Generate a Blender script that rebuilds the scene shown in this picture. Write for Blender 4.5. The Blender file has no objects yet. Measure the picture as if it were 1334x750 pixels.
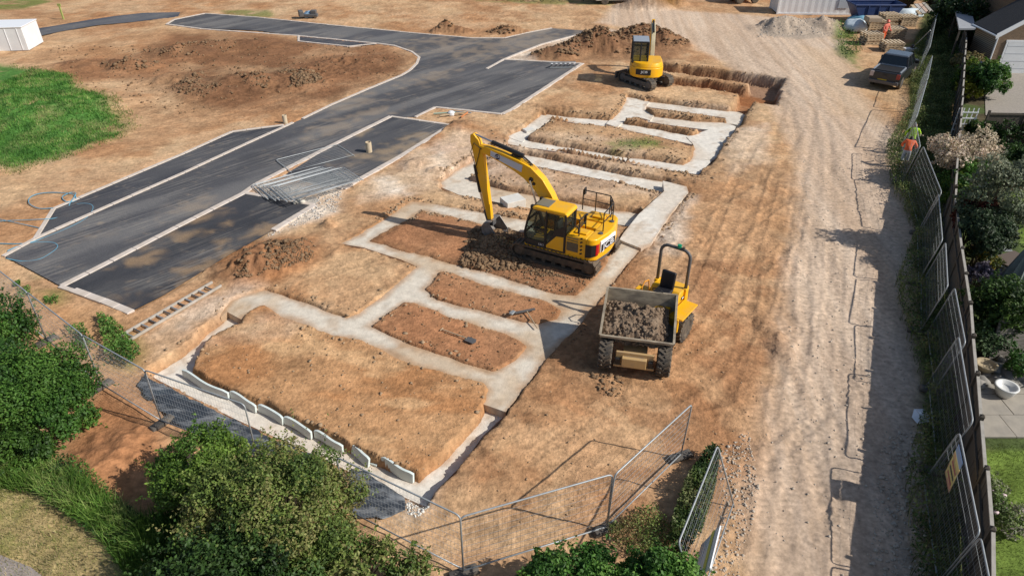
import bpy, bmesh, math, random
import numpy as np
from mathutils import Vector, Matrix
R = math.radians
rnd = random.Random(7)
sc = bpy.context.scene
col = sc.collection

# ------------------------------------------------------------------ camera
FPX, CAMH = 925.0, 14.4                      # focal length in photo pixels, drone height
PITCH = math.atan((375 + 226) / FPX)
CP, SP = math.cos(PITCH), math.sin(PITCH)
cd = bpy.data.cameras.new('camera'); cam = bpy.data.objects.new('camera', cd); col.objects.link(cam)
cam.location = (0, 0, CAMH); cam.rotation_euler = (math.pi / 2 - PITCH, 0, 0)
cd.sensor_width = 36; cd.lens = 36 * FPX / 1334; cd.clip_end = 3000; cd.clip_start = .1
sc.camera = cam
# ------------------------------------------------------------------ light
SUN_EL = R(38.5); SUN_H = Vector((.958, -.286, 0)).normalized()
w = bpy.data.worlds.new('World'); sc.world = w; w.use_nodes = True
nt = w.node_tree; bg = nt.nodes['Background']; sky = nt.nodes.new('ShaderNodeTexSky')
sky.sky_type = 'NISHITA'; sky.sun_disc = False; sky.sun_elevation = SUN_EL
sky.sun_rotation = math.atan2(SUN_H.x, SUN_H.y); sky.air_density = 1; sky.dust_density = 1.2
nt.links.new(sky.outputs[0], bg.inputs[0]); bg.inputs[1].default_value = .085
sl = bpy.data.lights.new('sun', 'SUN'); sl.energy = 4.3; sl.angle = R(.53); sl.color = (1, .955, .88)
so = bpy.data.objects.new('sun', sl); col.objects.link(so)
sdir = -(SUN_H * math.cos(SUN_EL) + Vector((0, 0, math.sin(SUN_EL))))
so.rotation_euler = sdir.to_track_quat('-Z', 'Y').to_euler(); so.location = (40, -20, 60)
sc.view_settings.view_transform = 'Standard'; sc.view_settings.look = 'None'
sc.view_settings.exposure = 0.12; sc.view_settings.gamma = 1; sc.view_settings.use_curve_mapping = False
sc.render.engine = 'CYCLES'
sc.cycles.max_bounces = 5; sc.cycles.diffuse_bounces = 3; sc.cycles.transparent_max_bounces = 8

# ------------------------------------------------------------------ survey: photo pixel -> point of the site at height z
def G(x, y, z=0.0):
    u = (x - 667) / FPX; v = (375 - y) / FPX
    d = (u, CP + v * SP, -SP + v * CP); t = (z - CAMH) / d[2]
    return Vector((d[0] * t, d[1] * t, z))
def GL(pts, z=0.0): return [tuple(G(x, y, z)[:2]) for x, y in pts]

# ------------------------------------------------------------------ numpy noise
def _h(ix, iy, s):
    n = (ix * 374761393 + iy * 668265263 + s * 974634777) & 0xffffffff
    n = ((n ^ (n >> 13)) * 1274126177) & 0xffffffff
    return ((n ^ (n >> 16)) & 0xffff) / 65535.0
def vnoise(x, y, s=0):
    fx = np.floor(x); fy = np.floor(y); ix = fx.astype(np.int64); iy = fy.astype(np.int64)
    u = x - fx; v = y - fy; u = u * u * u * (u * (u * 6 - 15) + 10); v = v * v * v * (v * (v * 6 - 15) + 10)
    a = _h(ix, iy, s); b = _h(ix + 1, iy, s); c = _h(ix, iy + 1, s); d = _h(ix + 1, iy + 1, s)
    return (a + (b - a) * u) * (1 - v) + (c + (d - c) * u) * v
def fbm(x, y, size, octv=4, s=0, gain=.5):
    x = np.asarray(x, float) / size; y = np.asarray(y, float) / size; t = 0; a = 1; n = 0
    for k in range(octv):
        t = t + a * vnoise(x + k * 17.3, y - k * 9.1, s + k); n += a; a *= gain
        x, y = (x * .8 - y * .6) * 2.03, (x * .6 + y * .8) * 2.03
    return t / n                                  # 0..1, mean .5
def sstep(a, b, x):
    t = np.clip((x - a) / (b - a), 0, 1); return t * t * (3 - 2 * t)
def sdf(poly, x, y):
    """signed distance to polygon (negative inside)"""
    P = np.array(poly, float); d = np.full(x.shape, 1e9); ins = np.zeros(x.shape, bool)
    for (ax, ay), (bx, by) in zip(P, np.roll(P, -1, 0)):
        ex, ey = bx - ax, by - ay; wx, wy = x - ax, y - ay
        t = np.clip((wx * ex + wy * ey) / (ex * ex + ey * ey + 1e-9), 0, 1)
        d = np.minimum(d, (wx - ex * t) ** 2 + (wy - ey * t) ** 2)
        c = ((ay <= y) != (by <= y))
        with np.errstate(divide='ignore', invalid='ignore'):
            ins ^= c & (x < ax + (y - ay) * ex / (ey if abs(ey) > 1e-12 else 1e-12))
    d = np.sqrt(d); return np.where(ins, -d, d)
def lin(r, g, b):
    f = lambda c: (c / 255 / 12.92) if c / 255 <= .04045 else ((c / 255 + .055) / 1.055) ** 2.4
    return np.array([f(r), f(g), f(b)])

# ------------------------------------------------------------------ materials
MATS = {}
def mat(name, c, rough=.7, metal=0., c2=None, scale=3., amt=.5, bump=0., bscale=None, vcol=None, coat=0., detail=6, contrast=(.35, .65), stretch=None, spec=.4, transl=0.):
    if name in MATS: return MATS[name]
    m = bpy.data.materials.new(name); m.use_nodes = True; t = m.node_tree; b = t.nodes['Principled BSDF']
    b.inputs['Roughness'].default_value = rough; b.inputs['Metallic'].default_value = metal
    b.inputs['Specular IOR Level'].default_value = spec
    if coat: b.inputs['Coat Weight'].default_value = coat; b.inputs['Coat Roughness'].default_value = .15
    tc = t.nodes.new('ShaderNodeTexCoord'); vec = tc.outputs['Object']
    if stretch:
        mp = t.nodes.new('ShaderNodeMapping'); mp.inputs['Rotation'].default_value = stretch[0]; mp.inputs['Scale'].default_value = stretch[1]
        t.links.new(vec, mp.inputs[0]); vec = mp.outputs[0]
    if vcol:
        at = t.nodes.new('ShaderNodeAttribute'); at.attribute_name = vcol; src = at.outputs['Color']
    else:
        rgb = t.nodes.new('ShaderNodeRGB'); rgb.outputs[0].default_value = (*c, 1); src = rgb.outputs[0]
    if c2 is not None or vcol:
        nz = t.nodes.new('ShaderNodeTexNoise'); nz.inputs['Scale'].default_value = scale; nz.inputs['Detail'].default_value = detail
        nz.inputs['Roughness'].default_value = .62
        t.links.new(vec, nz.inputs['Vector'])
        rp = t.nodes.new('ShaderNodeMapRange'); rp.inputs[1].default_value = contrast[0]; rp.inputs[2].default_value = contrast[1]
        t.links.new(nz.outputs['Fac'], rp.inputs[0])
        mx = t.nodes.new('ShaderNodeMix'); mx.data_type = 'RGBA'
        if vcol:                                      # multiply by speckle
            rp.inputs[3].default_value = 1 - amt; rp.inputs[4].default_value = 1 + amt * .75
            mx.blend_type = 'MULTIPLY'; mx.inputs[0].default_value = 1
            t.links.new(src, mx.inputs[6]); t.links.new(rp.outputs[0], mx.inputs[7])
        else:
            rp.inputs[4].default_value = amt
            t.links.new(rp.outputs[0], mx.inputs[0]); t.links.new(src, mx.inputs[6]); mx.inputs[7].default_value = (*c2, 1)
        src = mx.outputs[2]
    t.links.new(src, b.inputs['Base Color'])
    if bump:
        n2 = t.nodes.new('ShaderNodeTexNoise'); n2.inputs['Scale'].default_value = bscale or scale * 4; n2.inputs['Detail'].default_value = 6
        t.links.new(vec, n2.inputs['Vector'])
        bp = t.nodes.new('ShaderNodeBump'); bp.inputs['Strength'].default_value = bump; bp.inputs['Distance'].default_value = .03
        t.links.new(n2.outputs['Fac'], bp.inputs['Height']); t.links.new(bp.outputs[0], b.inputs['Normal'])
    if transl:
        tr = t.nodes.new('ShaderNodeBsdfTranslucent'); t.links.new(src, tr.inputs['Color']); ms = t.nodes.new('ShaderNodeMixShader')
        ms.inputs[0].default_value = transl; t.links.new(b.outputs[0], ms.inputs[1]); t.links.new(tr.outputs[0], ms.inputs[2])
        t.links.new(ms.outputs[0], t.nodes['Material Output'].inputs[0])
    MATS[name] = m; return m

M_earth = mat('bare_earth', (0, 0, 0), .95, vcol='Col', scale=6, amt=.34, bump=.8, bscale=12, contrast=(.3, .7), spec=.12, detail=9)
_t = M_earth.node_tree; _at = [n_ for n_ in _t.nodes if n_.type == 'ATTRIBUTE'][0]; _t.links.new(_at.outputs['Alpha'], [n_ for n_ in _t.nodes if n_.type == 'BUMP'][0].inputs['Strength'])   # loose soil is rougher than the packed track
M_conc = mat('fresh_concrete', (.58, .525, .45), .85, c2=(.49, .375, .25), scale=.8, amt=.9, bump=.25, bscale=14, contrast=(.40, .62), spec=.25)
M_conc2 = mat('white_concrete', (.68, .66, .61), .85, c2=(.50, .46, .39), scale=1.1, amt=.7, bump=.25, bscale=14, contrast=(.42, .72), spec=.25)
M_concv = mat('site_concrete', (0, 0, 0), .88, vcol='Col', scale=5, amt=.16, bump=.35, bscale=18, contrast=(.3, .7), spec=.2)
M_asph = mat('asphalt', (.05, .05, .055), .85, vcol='Col', scale=16, amt=.28, bump=.25, bscale=70, contrast=(.3, .7), spec=.3)
def streaks(m, rotz, c, amt, sc_=(.35, 7, 1), lohi=(.52, .72)):
    t = m.node_tree; b = t.nodes['Principled BSDF']; src = b.inputs['Base Color'].links[0].from_socket
    tc = t.nodes.new('ShaderNodeTexCoord'); mp = t.nodes.new('ShaderNodeMapping'); mp.vector_type = 'TEXTURE'; mp.inputs['Rotation'].default_value = (0, 0, rotz); mp.inputs['Scale'].default_value = (1 / sc_[0], 1 / sc_[1], 1)
    t.links.new(tc.outputs['Object'], mp.inputs[0]); nz = t.nodes.new('ShaderNodeTexNoise'); nz.inputs['Scale'].default_value = 1; nz.inputs['Detail'].default_value = 8; nz.inputs['Roughness'].default_value = .65; t.links.new(mp.outputs[0], nz.inputs['Vector'])
    n2 = t.nodes.new('ShaderNodeTexNoise'); n2.inputs['Scale'].default_value = .35; n2.inputs['Detail'].default_value = 4; t.links.new(tc.outputs['Object'], n2.inputs['Vector'])
    r = t.nodes.new('ShaderNodeMapRange'); r.inputs[1].default_value = lohi[0]; r.inputs[2].default_value = lohi[1]; r.inputs[4].default_value = amt; t.links.new(nz.outputs['Fac'], r.inputs[0])
    r2 = t.nodes.new('ShaderNodeMapRange'); r2.inputs[1].default_value = .4; r2.inputs[2].default_value = .62; t.links.new(n2.outputs['Fac'], r2.inputs[0])
    mu = t.nodes.new('ShaderNodeMath'); mu.operation = 'MULTIPLY'; t.links.new(r.outputs[0], mu.inputs[0]); t.links.new(r2.outputs[0], mu.inputs[1])
    mx = t.nodes.new('ShaderNodeMix'); mx.data_type = 'RGBA'; t.links.new(mu.outputs[0], mx.inputs[0]); t.links.new(src, mx.inputs[6]); mx.inputs[7].default_value = (*c, 1); t.links.new(mx.outputs[2], b.inputs['Base Color'])
streaks(M_asph, R(47), (.27, .25, .225), .85, lohi=(.48, .70)); streaks(M_asph, .3, (.40, .31, .22), .6, (1.6, 2.6, 1), (.56, .74))
M_kerb = mat('kerb_concrete', (.66, .58, .52), .85, c2=(.50, .42, .34), scale=2.5, amt=.7, bump=.15)
M_clod = mat('soil_clods', (.15, .095, .055), .95, c2=(.28, .185, .11), scale=2.2, amt=.9, bump=.6, bscale=20, spec=.1)
M_clodtan = mat('dry_clods', (.40, .285, .18), .95, c2=(.27, .18, .11), scale=2.2, amt=.9, bump=.5, bscale=20, spec=.1)
M_clodgrey = mat('grey_clods', (.155, .105, .07), .95, c2=(.27, .20, .14), scale=3, amt=.9, bump=.6, bscale=16, spec=.1)
M_stone = mat('loose_stones', (.52, .45, .37), .9, c2=(.38, .31, .24), scale=4, amt=.9, bump=.3)
M_galv = mat('galvanised_steel', (.40, .42, .43), .5, .35, c2=(.28, .30, .31), scale=6, amt=.6)
M_wire = mat('galvanised_wire', (.34, .36, .37), .55, .3)
M_yel = mat('machine_yellow', (.86, .435, .006), .42, c2=(.56, .36, .12), scale=2.2, amt=.55, coat=.15, contrast=(.48, .78))
M_yeldust = mat('dusty_yellow', (.50, .33, .14), .7, c2=(.40, .28, .17), scale=2.5, amt=.9, contrast=(.4, .7))
M_blk = mat('black_paint', (.018, .018, .02), .45)
M_glass = mat('cab_glass', (.05, .07, .06), .05, spec=.6)
_t = M_glass.node_tree; _tr = _t.nodes.new('ShaderNodeBsdfTransparent'); _tr.inputs[0].default_value = (.62, .70, .66, 1); _ms = _t.nodes.new('ShaderNodeMixShader'); _ms.inputs[0].default_value = .62
_t.links.new(_t.nodes['Principled BSDF'].outputs[0], _ms.inputs[1]); _t.links.new(_tr.outputs[0], _ms.inputs[2]); _t.links.new(_ms.outputs[0], _t.nodes['Material Output'].inputs[0])
M_rub = mat('tyre_rubber', (.055, .05, .045), .85, c2=(.20, .15, .10), scale=4, amt=.7, bump=.2)
M_trk = mat('dusty_track_steel', (.085, .07, .055), .75, .2, c2=(.20, .14, .09), scale=5, amt=.8)
M_dgrey = mat('dark_grey_steel', (.09, .09, .095), .5, c2=(.16, .14, .12), scale=4, amt=.5)
M_skip = mat('worn_skip_steel', (.40, .33, .235), .65, c2=(.16, .13, .10), scale=2.2, amt=.85, contrast=(.4, .65), stretch=((0, 0, 0), (1, 1, 3)))
M_white = mat('white_paint', (.78, .79, .80), .5, c2=(.62, .63, .64), scale=1.2, amt=.5)
M_tape = mat('white_decal', (.82, .83, .85), .4)
M_wood = mat('weathered_wood', (.115, .095, .075), .85, c2=(.07, .058, .045), scale=3, amt=.8, bump=.3, stretch=((0, 0, 0), (6, 6, .6)))
M_woodpale = mat('pale_timber', (.50, .385, .25), .8, c2=(.33, .24, .15), scale=3, amt=.7)
M_cap = mat('pale_grey_timber', (.40, .37, .33), .8, c2=(.26, .24, .2), scale=4, amt=.7)  # pale grey timber, lighter than the fence boards
M_bark = mat('bark', (.075, .055, .038), .9, c2=(.12, .09, .06), scale=8, amt=.8)
M_leaf = mat('leaves', (0, 0, 0), .55, vcol='Col', scale=1.5, amt=.25, transl=.28, spec=.3)
M_grassb = mat('grass_blades', (0, 0, 0), .6, vcol='Col', scale=1.2, amt=.25, transl=.25, spec=.2)

# ------------------------------------------------------------------ mesh builder
class MB:
    def __init__(s, M=None): s.v = []; s.f = []; s.M = M
    def add(s, vs, fs):
        o = len(s.v); s.v += [tuple(s.M @ Vector(v)) if s.M else tuple(v) for v in vs]; s.f += [tuple(i + o for i in f) for f in fs]; return s
    def hexa(s, p):   # 4 bottom (ccw), 4 top
        return s.add(p, [(3, 2, 1, 0), (4, 5, 6, 7), (0, 1, 5, 4), (1, 2, 6, 5), (2, 3, 7, 6), (3, 0, 4, 7)])
    def box(s, c, d, rz=0, ry=0, rx=0):
        m = Matrix.Rotation(rz, 3, 'Z') @ Matrix.Rotation(ry, 3, 'Y') @ Matrix.Rotation(rx, 3, 'X'); x, y, z = d[0] / 2, d[1] / 2, d[2] / 2
        return s.hexa([Vector(c) + m @ Vector(q) for q in ((-x, -y, -z), (x, -y, -z), (x, y, -z), (-x, y, -z), (-x, -y, z), (x, -y, z), (x, y, z), (-x, y, z))])
    def tube(s, path, r, n=6, r2=None, closed=False):
        P = [Vector(p) for p in path]; N = len(P); rings = []; up = None
        for i, p in enumerate(P):
            if closed: d = P[(i + 1) % N] - P[i - 1]
            else: d = (P[min(i + 1, N - 1)] - P[max(i - 1, 0)])
            d.normalize()
            if up is None: up = d.orthogonal().normalized()
            up = (up - d * up.dot(d));
            if up.length < 1e-5: up = d.orthogonal()
            up.normalize(); sd = d.cross(up)
            rr = r if r2 is None else r + (r2 - r) * i / max(1, N - 1)
            rings.append([p + (up * math.cos(2 * math.pi * k / n) + sd * math.sin(2 * math.pi * k / n)) * rr for k in range(n)])
        vs = [q for g in rings for q in g]; fs = []
        for i in range(N if closed else N - 1):
            j = (i + 1) % N
            for k in range(n): fs.append((i * n + k, i * n + (k + 1) % n, j * n + (k + 1) % n, j * n + k))
        if not closed: fs += [tuple(range(n))[::-1], tuple((N - 1) * n + k for k in range(n))]
        return s.add(vs, fs)
    def bar(s, p, q, r, n=8, r2=None): return s.tube([p, q], r, n, r2)
    def prism(s, poly, a, b, axis='y', poly2=None):
        f = {'y': lambda u, w_, t: (u, t, w_), 'x': lambda u, w_, t: (t, u, w_), 'z': lambda u, w_, t: (u, w_, t)}[axis]; n = len(poly); p2 = poly2 or poly
        vs = [f(u, q, a) for u, q in poly] + [f(u, q, b) for u, q in p2]
        return s.add(vs, [tuple(range(n)), tuple(range(2 * n - 1, n - 1, -1))] + [(i, i + n, (i + 1) % n + n, (i + 1) % n) for i in range(n)])
    def wheel(s, c, r, wd, axis='y', n=24, prof=None):
        """a lathe about the y axis; profile = (offset, radius) pairs"""
        prof = prof or [(-wd / 2, r * .55), (-wd / 2, r * .86), (-wd * .38, r), (wd * .38, r), (wd / 2, r * .86), (wd / 2, r * .55)]
        vs = []; m = len(prof)
        for k in range(n):
            a = 2 * math.pi * k / n
            for o, q in prof: vs.append((c[0] + q * math.cos(a), c[1] + o, c[2] + q * math.sin(a)) if axis == 'y' else (c[0] + q * math.cos(a), c[1] + q * math.sin(a), c[2] + o))
        fs = [(k * m + i, k * m + i + 1, ((k + 1) % n) * m + i + 1, ((k + 1) % n) * m + i) for k in range(n) for i in range(m - 1)]
        fs += [tuple(k * m for k in range(n)), tuple(k * m + m - 1 for k in range(n))[::-1]]
        return s.add(vs, fs)
    def build(s, name, m, parent=None, bevel=0, smooth=False, loc=None, rz=0):
        me = bpy.data.meshes.new(name); me.from_pydata(s.v, [], s.f)
        bm = bmesh.new(); bm.from_mesh(me); bmesh.ops.recalc_face_normals(bm, faces=bm.faces); bm.to_mesh(me); bm.free()
        return obj(name, me, m, parent, bevel, smooth, loc, rz)
def obj(name, me, m, parent=None, bevel=0, smooth=False, loc=None, rz=0):
    o = bpy.data.objects.new(name, me); col.objects.link(o)
    if m is not None and not me.materials: me.materials.append(m)
    if parent: o.parent = parent
    if loc is not None: o.location = loc
    o.rotation_euler = (0, 0, rz)
    if smooth:
        me.polygons.foreach_set('use_smooth', [True] * len(me.polygons))
    if bevel:
        b = o.modifiers.new('bevel', 'BEVEL'); b.width = bevel; b.segments = 2; b.limit_method = 'ANGLE'; b.angle_limit = R(40)
        me.polygons.foreach_set('use_smooth', [True] * len(me.polygons))
        wn = o.modifiers.new('wn', 'WEIGHTED_NORMAL'); wn.keep_sharp = True
    return o
def tag(o, label=None, cat=None, group=None, kind=None):
    if label: o['label'] = label
    if cat: o['category'] = cat
    if group: o['group'] = group
    if kind: o['kind'] = kind
    return o
def thing(name, loc, rz, label, cat, group=None):
    o = bpy.data.objects.new(name, None); col.objects.link(o); o.location = loc; o.rotation_euler = (0, 0, rz); o.empty_display_size = .3
    return tag(o, label, cat, group)
def copy_tree(o, parent=None):
    c = o.copy(); col.objects.link(c)
    if parent: c.parent = parent
    for ch in list(o.children): copy_tree(ch, c)
    return c
def npmesh(name, V, F, colr=None, alpha=None):
    """fast mesh from numpy arrays, F is (n,k)"""
    me = bpy.data.meshes.new(name); n, k = F.shape
    me.vertices.add(len(V)); me.vertices.foreach_set('co', np.ascontiguousarray(V, np.float32).ravel())
    me.loops.add(n * k); me.loops.foreach_set('vertex_index', np.ascontiguousarray(F, np.int32).ravel())
    me.polygons.add(n); me.polygons.foreach_set('loop_start', np.arange(0, n * k, k, dtype=np.int32))
    me.update(calc_edges=True)
    if colr is not None:
        a = me.color_attributes.new('Col', 'FLOAT_COLOR', 'POINT')
        a.data.foreach_set('color', np.concatenate([colr, np.ones((len(V), 1)) if alpha is None else alpha[:, None]], 1).astype(np.float32).ravel())
    return me
def text_mesh(body, size, depth=.004):
    cu = bpy.data.curves.new('lettering', 'FONT'); cu.body = body; cu.size = size; cu.extrude = depth; cu.align_x = 'CENTER'; cu.align_y = 'CENTER'
    o = bpy.data.objects.new('lettering', cu); col.objects.link(o)
    me = bpy.data.meshes.new_from_object(o.evaluated_get(bpy.context.evaluated_depsgraph_get()))
    bpy.data.objects.remove(o); bpy.data.curves.remove(cu); me.materials.clear(); return me
# ================================================================== GROUND
# the plan of the site, surveyed
H1_OUT = [(191,483),(232,458),(265,430),(288,412),(293,400),(303,391),(322,383),(345,378),(385,391),(412,401),(452,414),(470,407),(500,385),(528,362),(545,347),(522,337),(500,330),(475,322),(446,317),(470,304),(500,287),(537,262),(580,269),(627,277),(700,290),(812,311),(836,320),(810,350),(794,376),(776,396),(747,430),(709,468),(690,494),(670,518),(656,540),(627,567),(601,603),(567,637),(554,658),(490,628),(363,569),(332,555),(294,537),(256,518),(208,494)]
PAD_A = [(247,480),(253,466),(265,446),(280,432),(308,420),(318,408),(344,396),(367,411),(400,422),(434,436),(467,440),(501,456),(547,476),(594,487),(632,497),(637,505),(630,526),(625,542),(601,567),(567,600),(544,619),(505,604),(450,577),(400,553),(345,526),(300,510)]
PAD_C = [(551,376),(574,353),(590,354),(624,367),(667,378),(714,391),(733,403),(726,416),(700,424),(656,413),(608,400),(570,391)]
PAD_D = [(481,424),(527,392),(541,393),(581,410),(656,431),(688,449),(678,466),(645,485),(608,475),(574,461),(530,448)]
PAD_E = [(476,313),(510,294),(550,273),(579,278),(632,292),(720,309),(800,326),(792,345),(752,385),(728,384),(704,378),(661,364),(637,356),(589,344),(555,335),(519,326)]
L1, L1B = -.08, -.36
H2_BOT = [(570,240),(600,231),(664,250),(696,256),(760,268),(835,280),(825,294),(806,290),(740,278),(663,264),(600,252)]
H2_LEFT = [(570,240),(585,246),(605,232),(634,212),(618,209)]
H2_RIGHT = [(864,236),(894,243),(896,250),(872,279),(847,317),(835,323),(808,312),(813,304),(833,279),(866,249)]
H2_TOP = [(640,196),(690,203),(706,206),(752,216),(790,224),(824,231),(870,238),(868,250),(850,246),(818,238),(780,231),(745,224),(700,215),(650,205)]
H3_BOT = [(664,178),(700,186),(748,194),(800,203),(864,212),(893,216),(906,204),(930,204),(908,226),(890,223),(860,218),(780,205),(748,199),(690,191),(660,186)]
H3_LEFT = [(664,178),(680,170),(706,150),(720,152),(690,172),(680,184)]
H3_TOP = [(712,149),(754,154),(796,158),(820,163),(860,170),(904,178),(900,187),(860,177),(820,169),(796,164),(754,160),(716,154)]
H3_MID = [(818,127),(843,133),(836,141),(849,150),(846,156),(830,151),(815,153),(803,165),(793,161),(808,147)]
H3_BLK = [(849,152),(900,158),(943,160),(955,165),(952,172),(928,207),(904,206),(907,188),(898,179),(926,169),(880,163),(845,158)]
H3_TT = [(842,132),(875,136),(908,141),(961,147),(968,150),(962,162),(948,160),(948,153),(908,147),(870,142),(838,138)]
GAP = [(944,160),(976,121),(986,123),(955,172)]
FAR_T = [(840,94),(879,99),(930,105),(989,113),(1018,117),(1009,135),(984,131),(978,124),(930,115),(875,108),(850,104)]
TRENCH = [(H2_BOT,-.28),(H2_LEFT,-.28),(H2_RIGHT,-.0),(H2_TOP,-.3),(H3_BOT,-.30),(H3_LEFT,-.28),(H3_TOP,-.30),(H3_MID,-.22),(H3_BLK,-.28),(H3_TT,-.30)]
# roads
ROAD = [(5,333),(46,311),(120,278),(183,250),(240,225),(320,188),(382,160),(394,155),(431,137),(480,116),(524,98),(534,92),(543,83),(546,75),(537,68),(514,60),(491,57),(440,52),(389,47),(334,40),(262,37),(217,32),(227,26),(267,18),(334,23),(440,34),(534,43),(614,50),(657,50),(682,44),(719,37),(773,41),(740,49),(706,58),(680,68),(656,78),(757,83),(667,143),(654,149),(567,140),(541,153),(509,152),(430,191),(334,240),(317,252),(230,296),(145,340),(80,373),(43,353)]
LAYBY = [(46,311),(70,272),(103,258),(170,230),(240,200),(302,172),(340,167),(370,163),(382,160),(320,188),(240,225),(183,250),(120,278)]
BAY_B = [(509,152),(587,163),(520,205),(447,246),(369,229),(430,191)]
BAY_C = [(317,251),(409,267),(356,300),(300,331),(214,384),(170,406),(96,379),(80,373),(145,340),(230,296)]
LAYBY2 = [(389,48),(491,58),(454,61),(389,54)]
ROAD_UP = [(-60,75),(-20,57),(30,40),(70,34),(110,27),(150,21),(187,17),(235,16),(232,22),(173,29),(127,33),(80,41),(33,51),(-20,66),(-60,82)]
ROADS = [ROAD, LAYBY, BAY_B, BAY_C, LAYBY2, ROAD_UP]

def axis(segs):
    a = []
    for s, e, d in segs: a += list(np.arange(s, e, d))
    return np.array(a)
def grow(s, e, d0, k=1.35):
    r = []; x = s
    while abs(x - s) < abs(e - s): r.append(x); x += d0 * (1 if e > s else -1); d0 *= k
    return r
XS = np.concatenate([sorted(grow(-54, -900, 2)), axis([(-53.5, -40, .45), (-40, -16, .2), (-16, 13, .07), (13, 31, .15), (31, 54, .45)]), grow(54, 900, 1)])
YS = np.concatenate([sorted(grow(6.9, -300, 1.)), axis([(7.5, 33, .06), (33, 52, .1), (52, 80, .25)]), grow(80, 1500, 1)])
XX, YY = np.meshgrid(XS, YS); SH = XX.shape; X = XX.ravel(); Y = YY.ravel()
WX = X + (fbm(X, Y, .9, 4, 5) - .5) * .55; WY = Y + (fbm(X, Y, .9, 4, 9) - .5) * .55
wx2 = X + (fbm(X, Y, 4, 4, 15) - .5) * 3.0; wy2 = Y + (fbm(X, Y, 4, 4, 19) - .5) * 3.0
def psd(poly, z=0., warp=1, px=True, far=9.):
    P = GL(poly, z) if px else poly; A = np.array(P); lo = A.min(0) - far; hi = A.max(0) + far
    i = np.where((X > lo[0]) & (X < hi[0]) & (Y > lo[1]) & (Y < hi[1]))[0]
    r = np.full(X.shape, far); sx, sy = ((X, Y), (WX, WY), (wx2, wy2))[warp]
    # small warp (trench edges) uses a third of the offsets
    if warp == 3: sx, sy = X + (WX - X) * .35, Y + (WY - Y) * .35
    r[i] = sdf(P, sx[i], sy[i]); return r
def psd3(poly, z=0.):
    P = GL(poly, z); A = np.array(P); lo = A.min(0) - 4; hi = A.max(0) + 4
    i = np.where((X > lo[0]) & (X < hi[0]) & (Y > lo[1]) & (Y < hi[1]))[0]; r = np.full(X.shape, 4.)
    r[i] = sdf(P, X[i] + (WX[i] - X[i]) * .38, Y[i] + (WY[i] - Y[i]) * .38); return r
def soft(poly, s=.6, warp=1, z=0.): return 1 - sstep(-s, s, psd(poly, z, warp))

n05 = fbm(X, Y, .5, 4, 31); n1 = fbm(X, Y, 1.4, 5, 41); n4 = fbm(X, Y, 4.5, 5, 51); n12 = fbm(X, Y, 14, 4, 61); n02 = fbm(X, Y, .22, 3, 71)
roadsd = np.full(X.shape, 9.)
for r_ in ROADS: roadsd = np.minimum(roadsd, psd(r_, 0, 0))
roadsd_w = np.full(X.shape, 9.)
for r_ in ROADS: roadsd_w = np.minimum(roadsd_w, psd(r_, 0, 1))
TRACK = [(1010,900),(985,760),(975,640),(1005,520),(1022,400),(1036,300),(1040,200),(1010,140),(960,90),(880,48),(780,30),(800,8),(1000,22),(1100,52),(1120,120),(1180,180),(1192,260),(1198,400),(1206,560),(1215,760),(1225,900)]
track = soft(TRACK, .7)
# ---- relief
Z = (n4 - .5) * .10 + (n1 - .5) * .09 + (n05 - .5) * .05 + (n02 - .5) * .022
Z = np.where(track > 0, Z * (1 - .72 * track), Z)
Z *= np.where((Y > 85) | (np.abs(X) > 60) | (Y < 5), .3, 1)
# ruts along the track (running up the site)
tdx, tdy = .10, .995; tl = X * tdy - Y * tdx
Z += track * ((fbm(tl, Y * .05, .32, 3, 81) - .5) * .05)
dark = np.zeros_like(X); rutm = np.zeros_like(X)
def ruts(pts, gauge=1.75, wd=.36, depth=.05, lug=.2):
    """a pair of wheel tracks with tread bars along a path"""
    global Z, rutm
    P = np.array(GL(pts)); lo = P.min(0) - 2; hi = P.max(0) + 2; i = np.where((X > lo[0]) & (X < hi[0]) & (Y > lo[1]) & (Y < hi[1]))[0]; x, y = X[i] + (WX[i] - X[i]) * .25, Y[i] + (WY[i] - Y[i]) * .25
    best = np.full(len(i), 1e9); off = np.zeros(len(i)); arc = np.zeros(len(i)); s0 = 0
    for (ax, ay), (bx, by) in zip(P, P[1:]):
        L = math.hypot(bx - ax, by - ay); ex, ey = (bx - ax) / L, (by - ay) / L; t_ = np.clip((x - ax) * ex + (y - ay) * ey, 0, L); dx, dy = x - ax - ex * t_, y - ay - ey * t_; d2 = dx * dx + dy * dy
        k = d2 < best; best = np.where(k, d2, best); off = np.where(k, np.sqrt(d2) * np.sign(ex * dy - ey * dx), off); arc = np.where(k, s0 + t_, arc); s0 += L
    q = np.abs(np.abs(off) - gauge / 2); m = sstep(wd / 2 + .05, wd / 2 - .08, q) * (.4 + .8 * n1[i]); rim = sstep(.14, 0, np.abs(q - wd / 2 - .05))
    Z[i] += (-depth * m + rim * depth * .5) * .45 + m * .012 * np.sign(np.sin(arc * 6.283 / lug + np.abs(off) * 9)); rutm[i] = np.maximum(rutm[i], m * (.55 + .45 * np.sign(np.sin(arc * 6.283 / lug + np.abs(off) * 9))))
ruts([(1010,760),(1022,600),(1040,450),(1055,300),(1060,180),(1040,100),(960,70)], 1.8, .4, .035); ruts([(1075,760),(1080,600),(1085,450),(1090,300),(1090,200),(1075,120),(1000,60)], 1.8, .4, .035)
ruts([(1040,760),(1050,560),(1062,380),(1075,250),(1050,140),(940,60),(780,36)], 1.7, .3, .03)
ruts([(850,500),(905,470),(960,400),(1000,300),(1030,200),(1045,120)], 1.8, .42, .06); ruts([(890,420),(930,380),(960,300),(985,230),(1020,170)], 1.8, .42, .06); ruts([(840,520),(920,560),(985,540),(1010,440),(1018,330)], 1.8, .42, .05)
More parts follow.
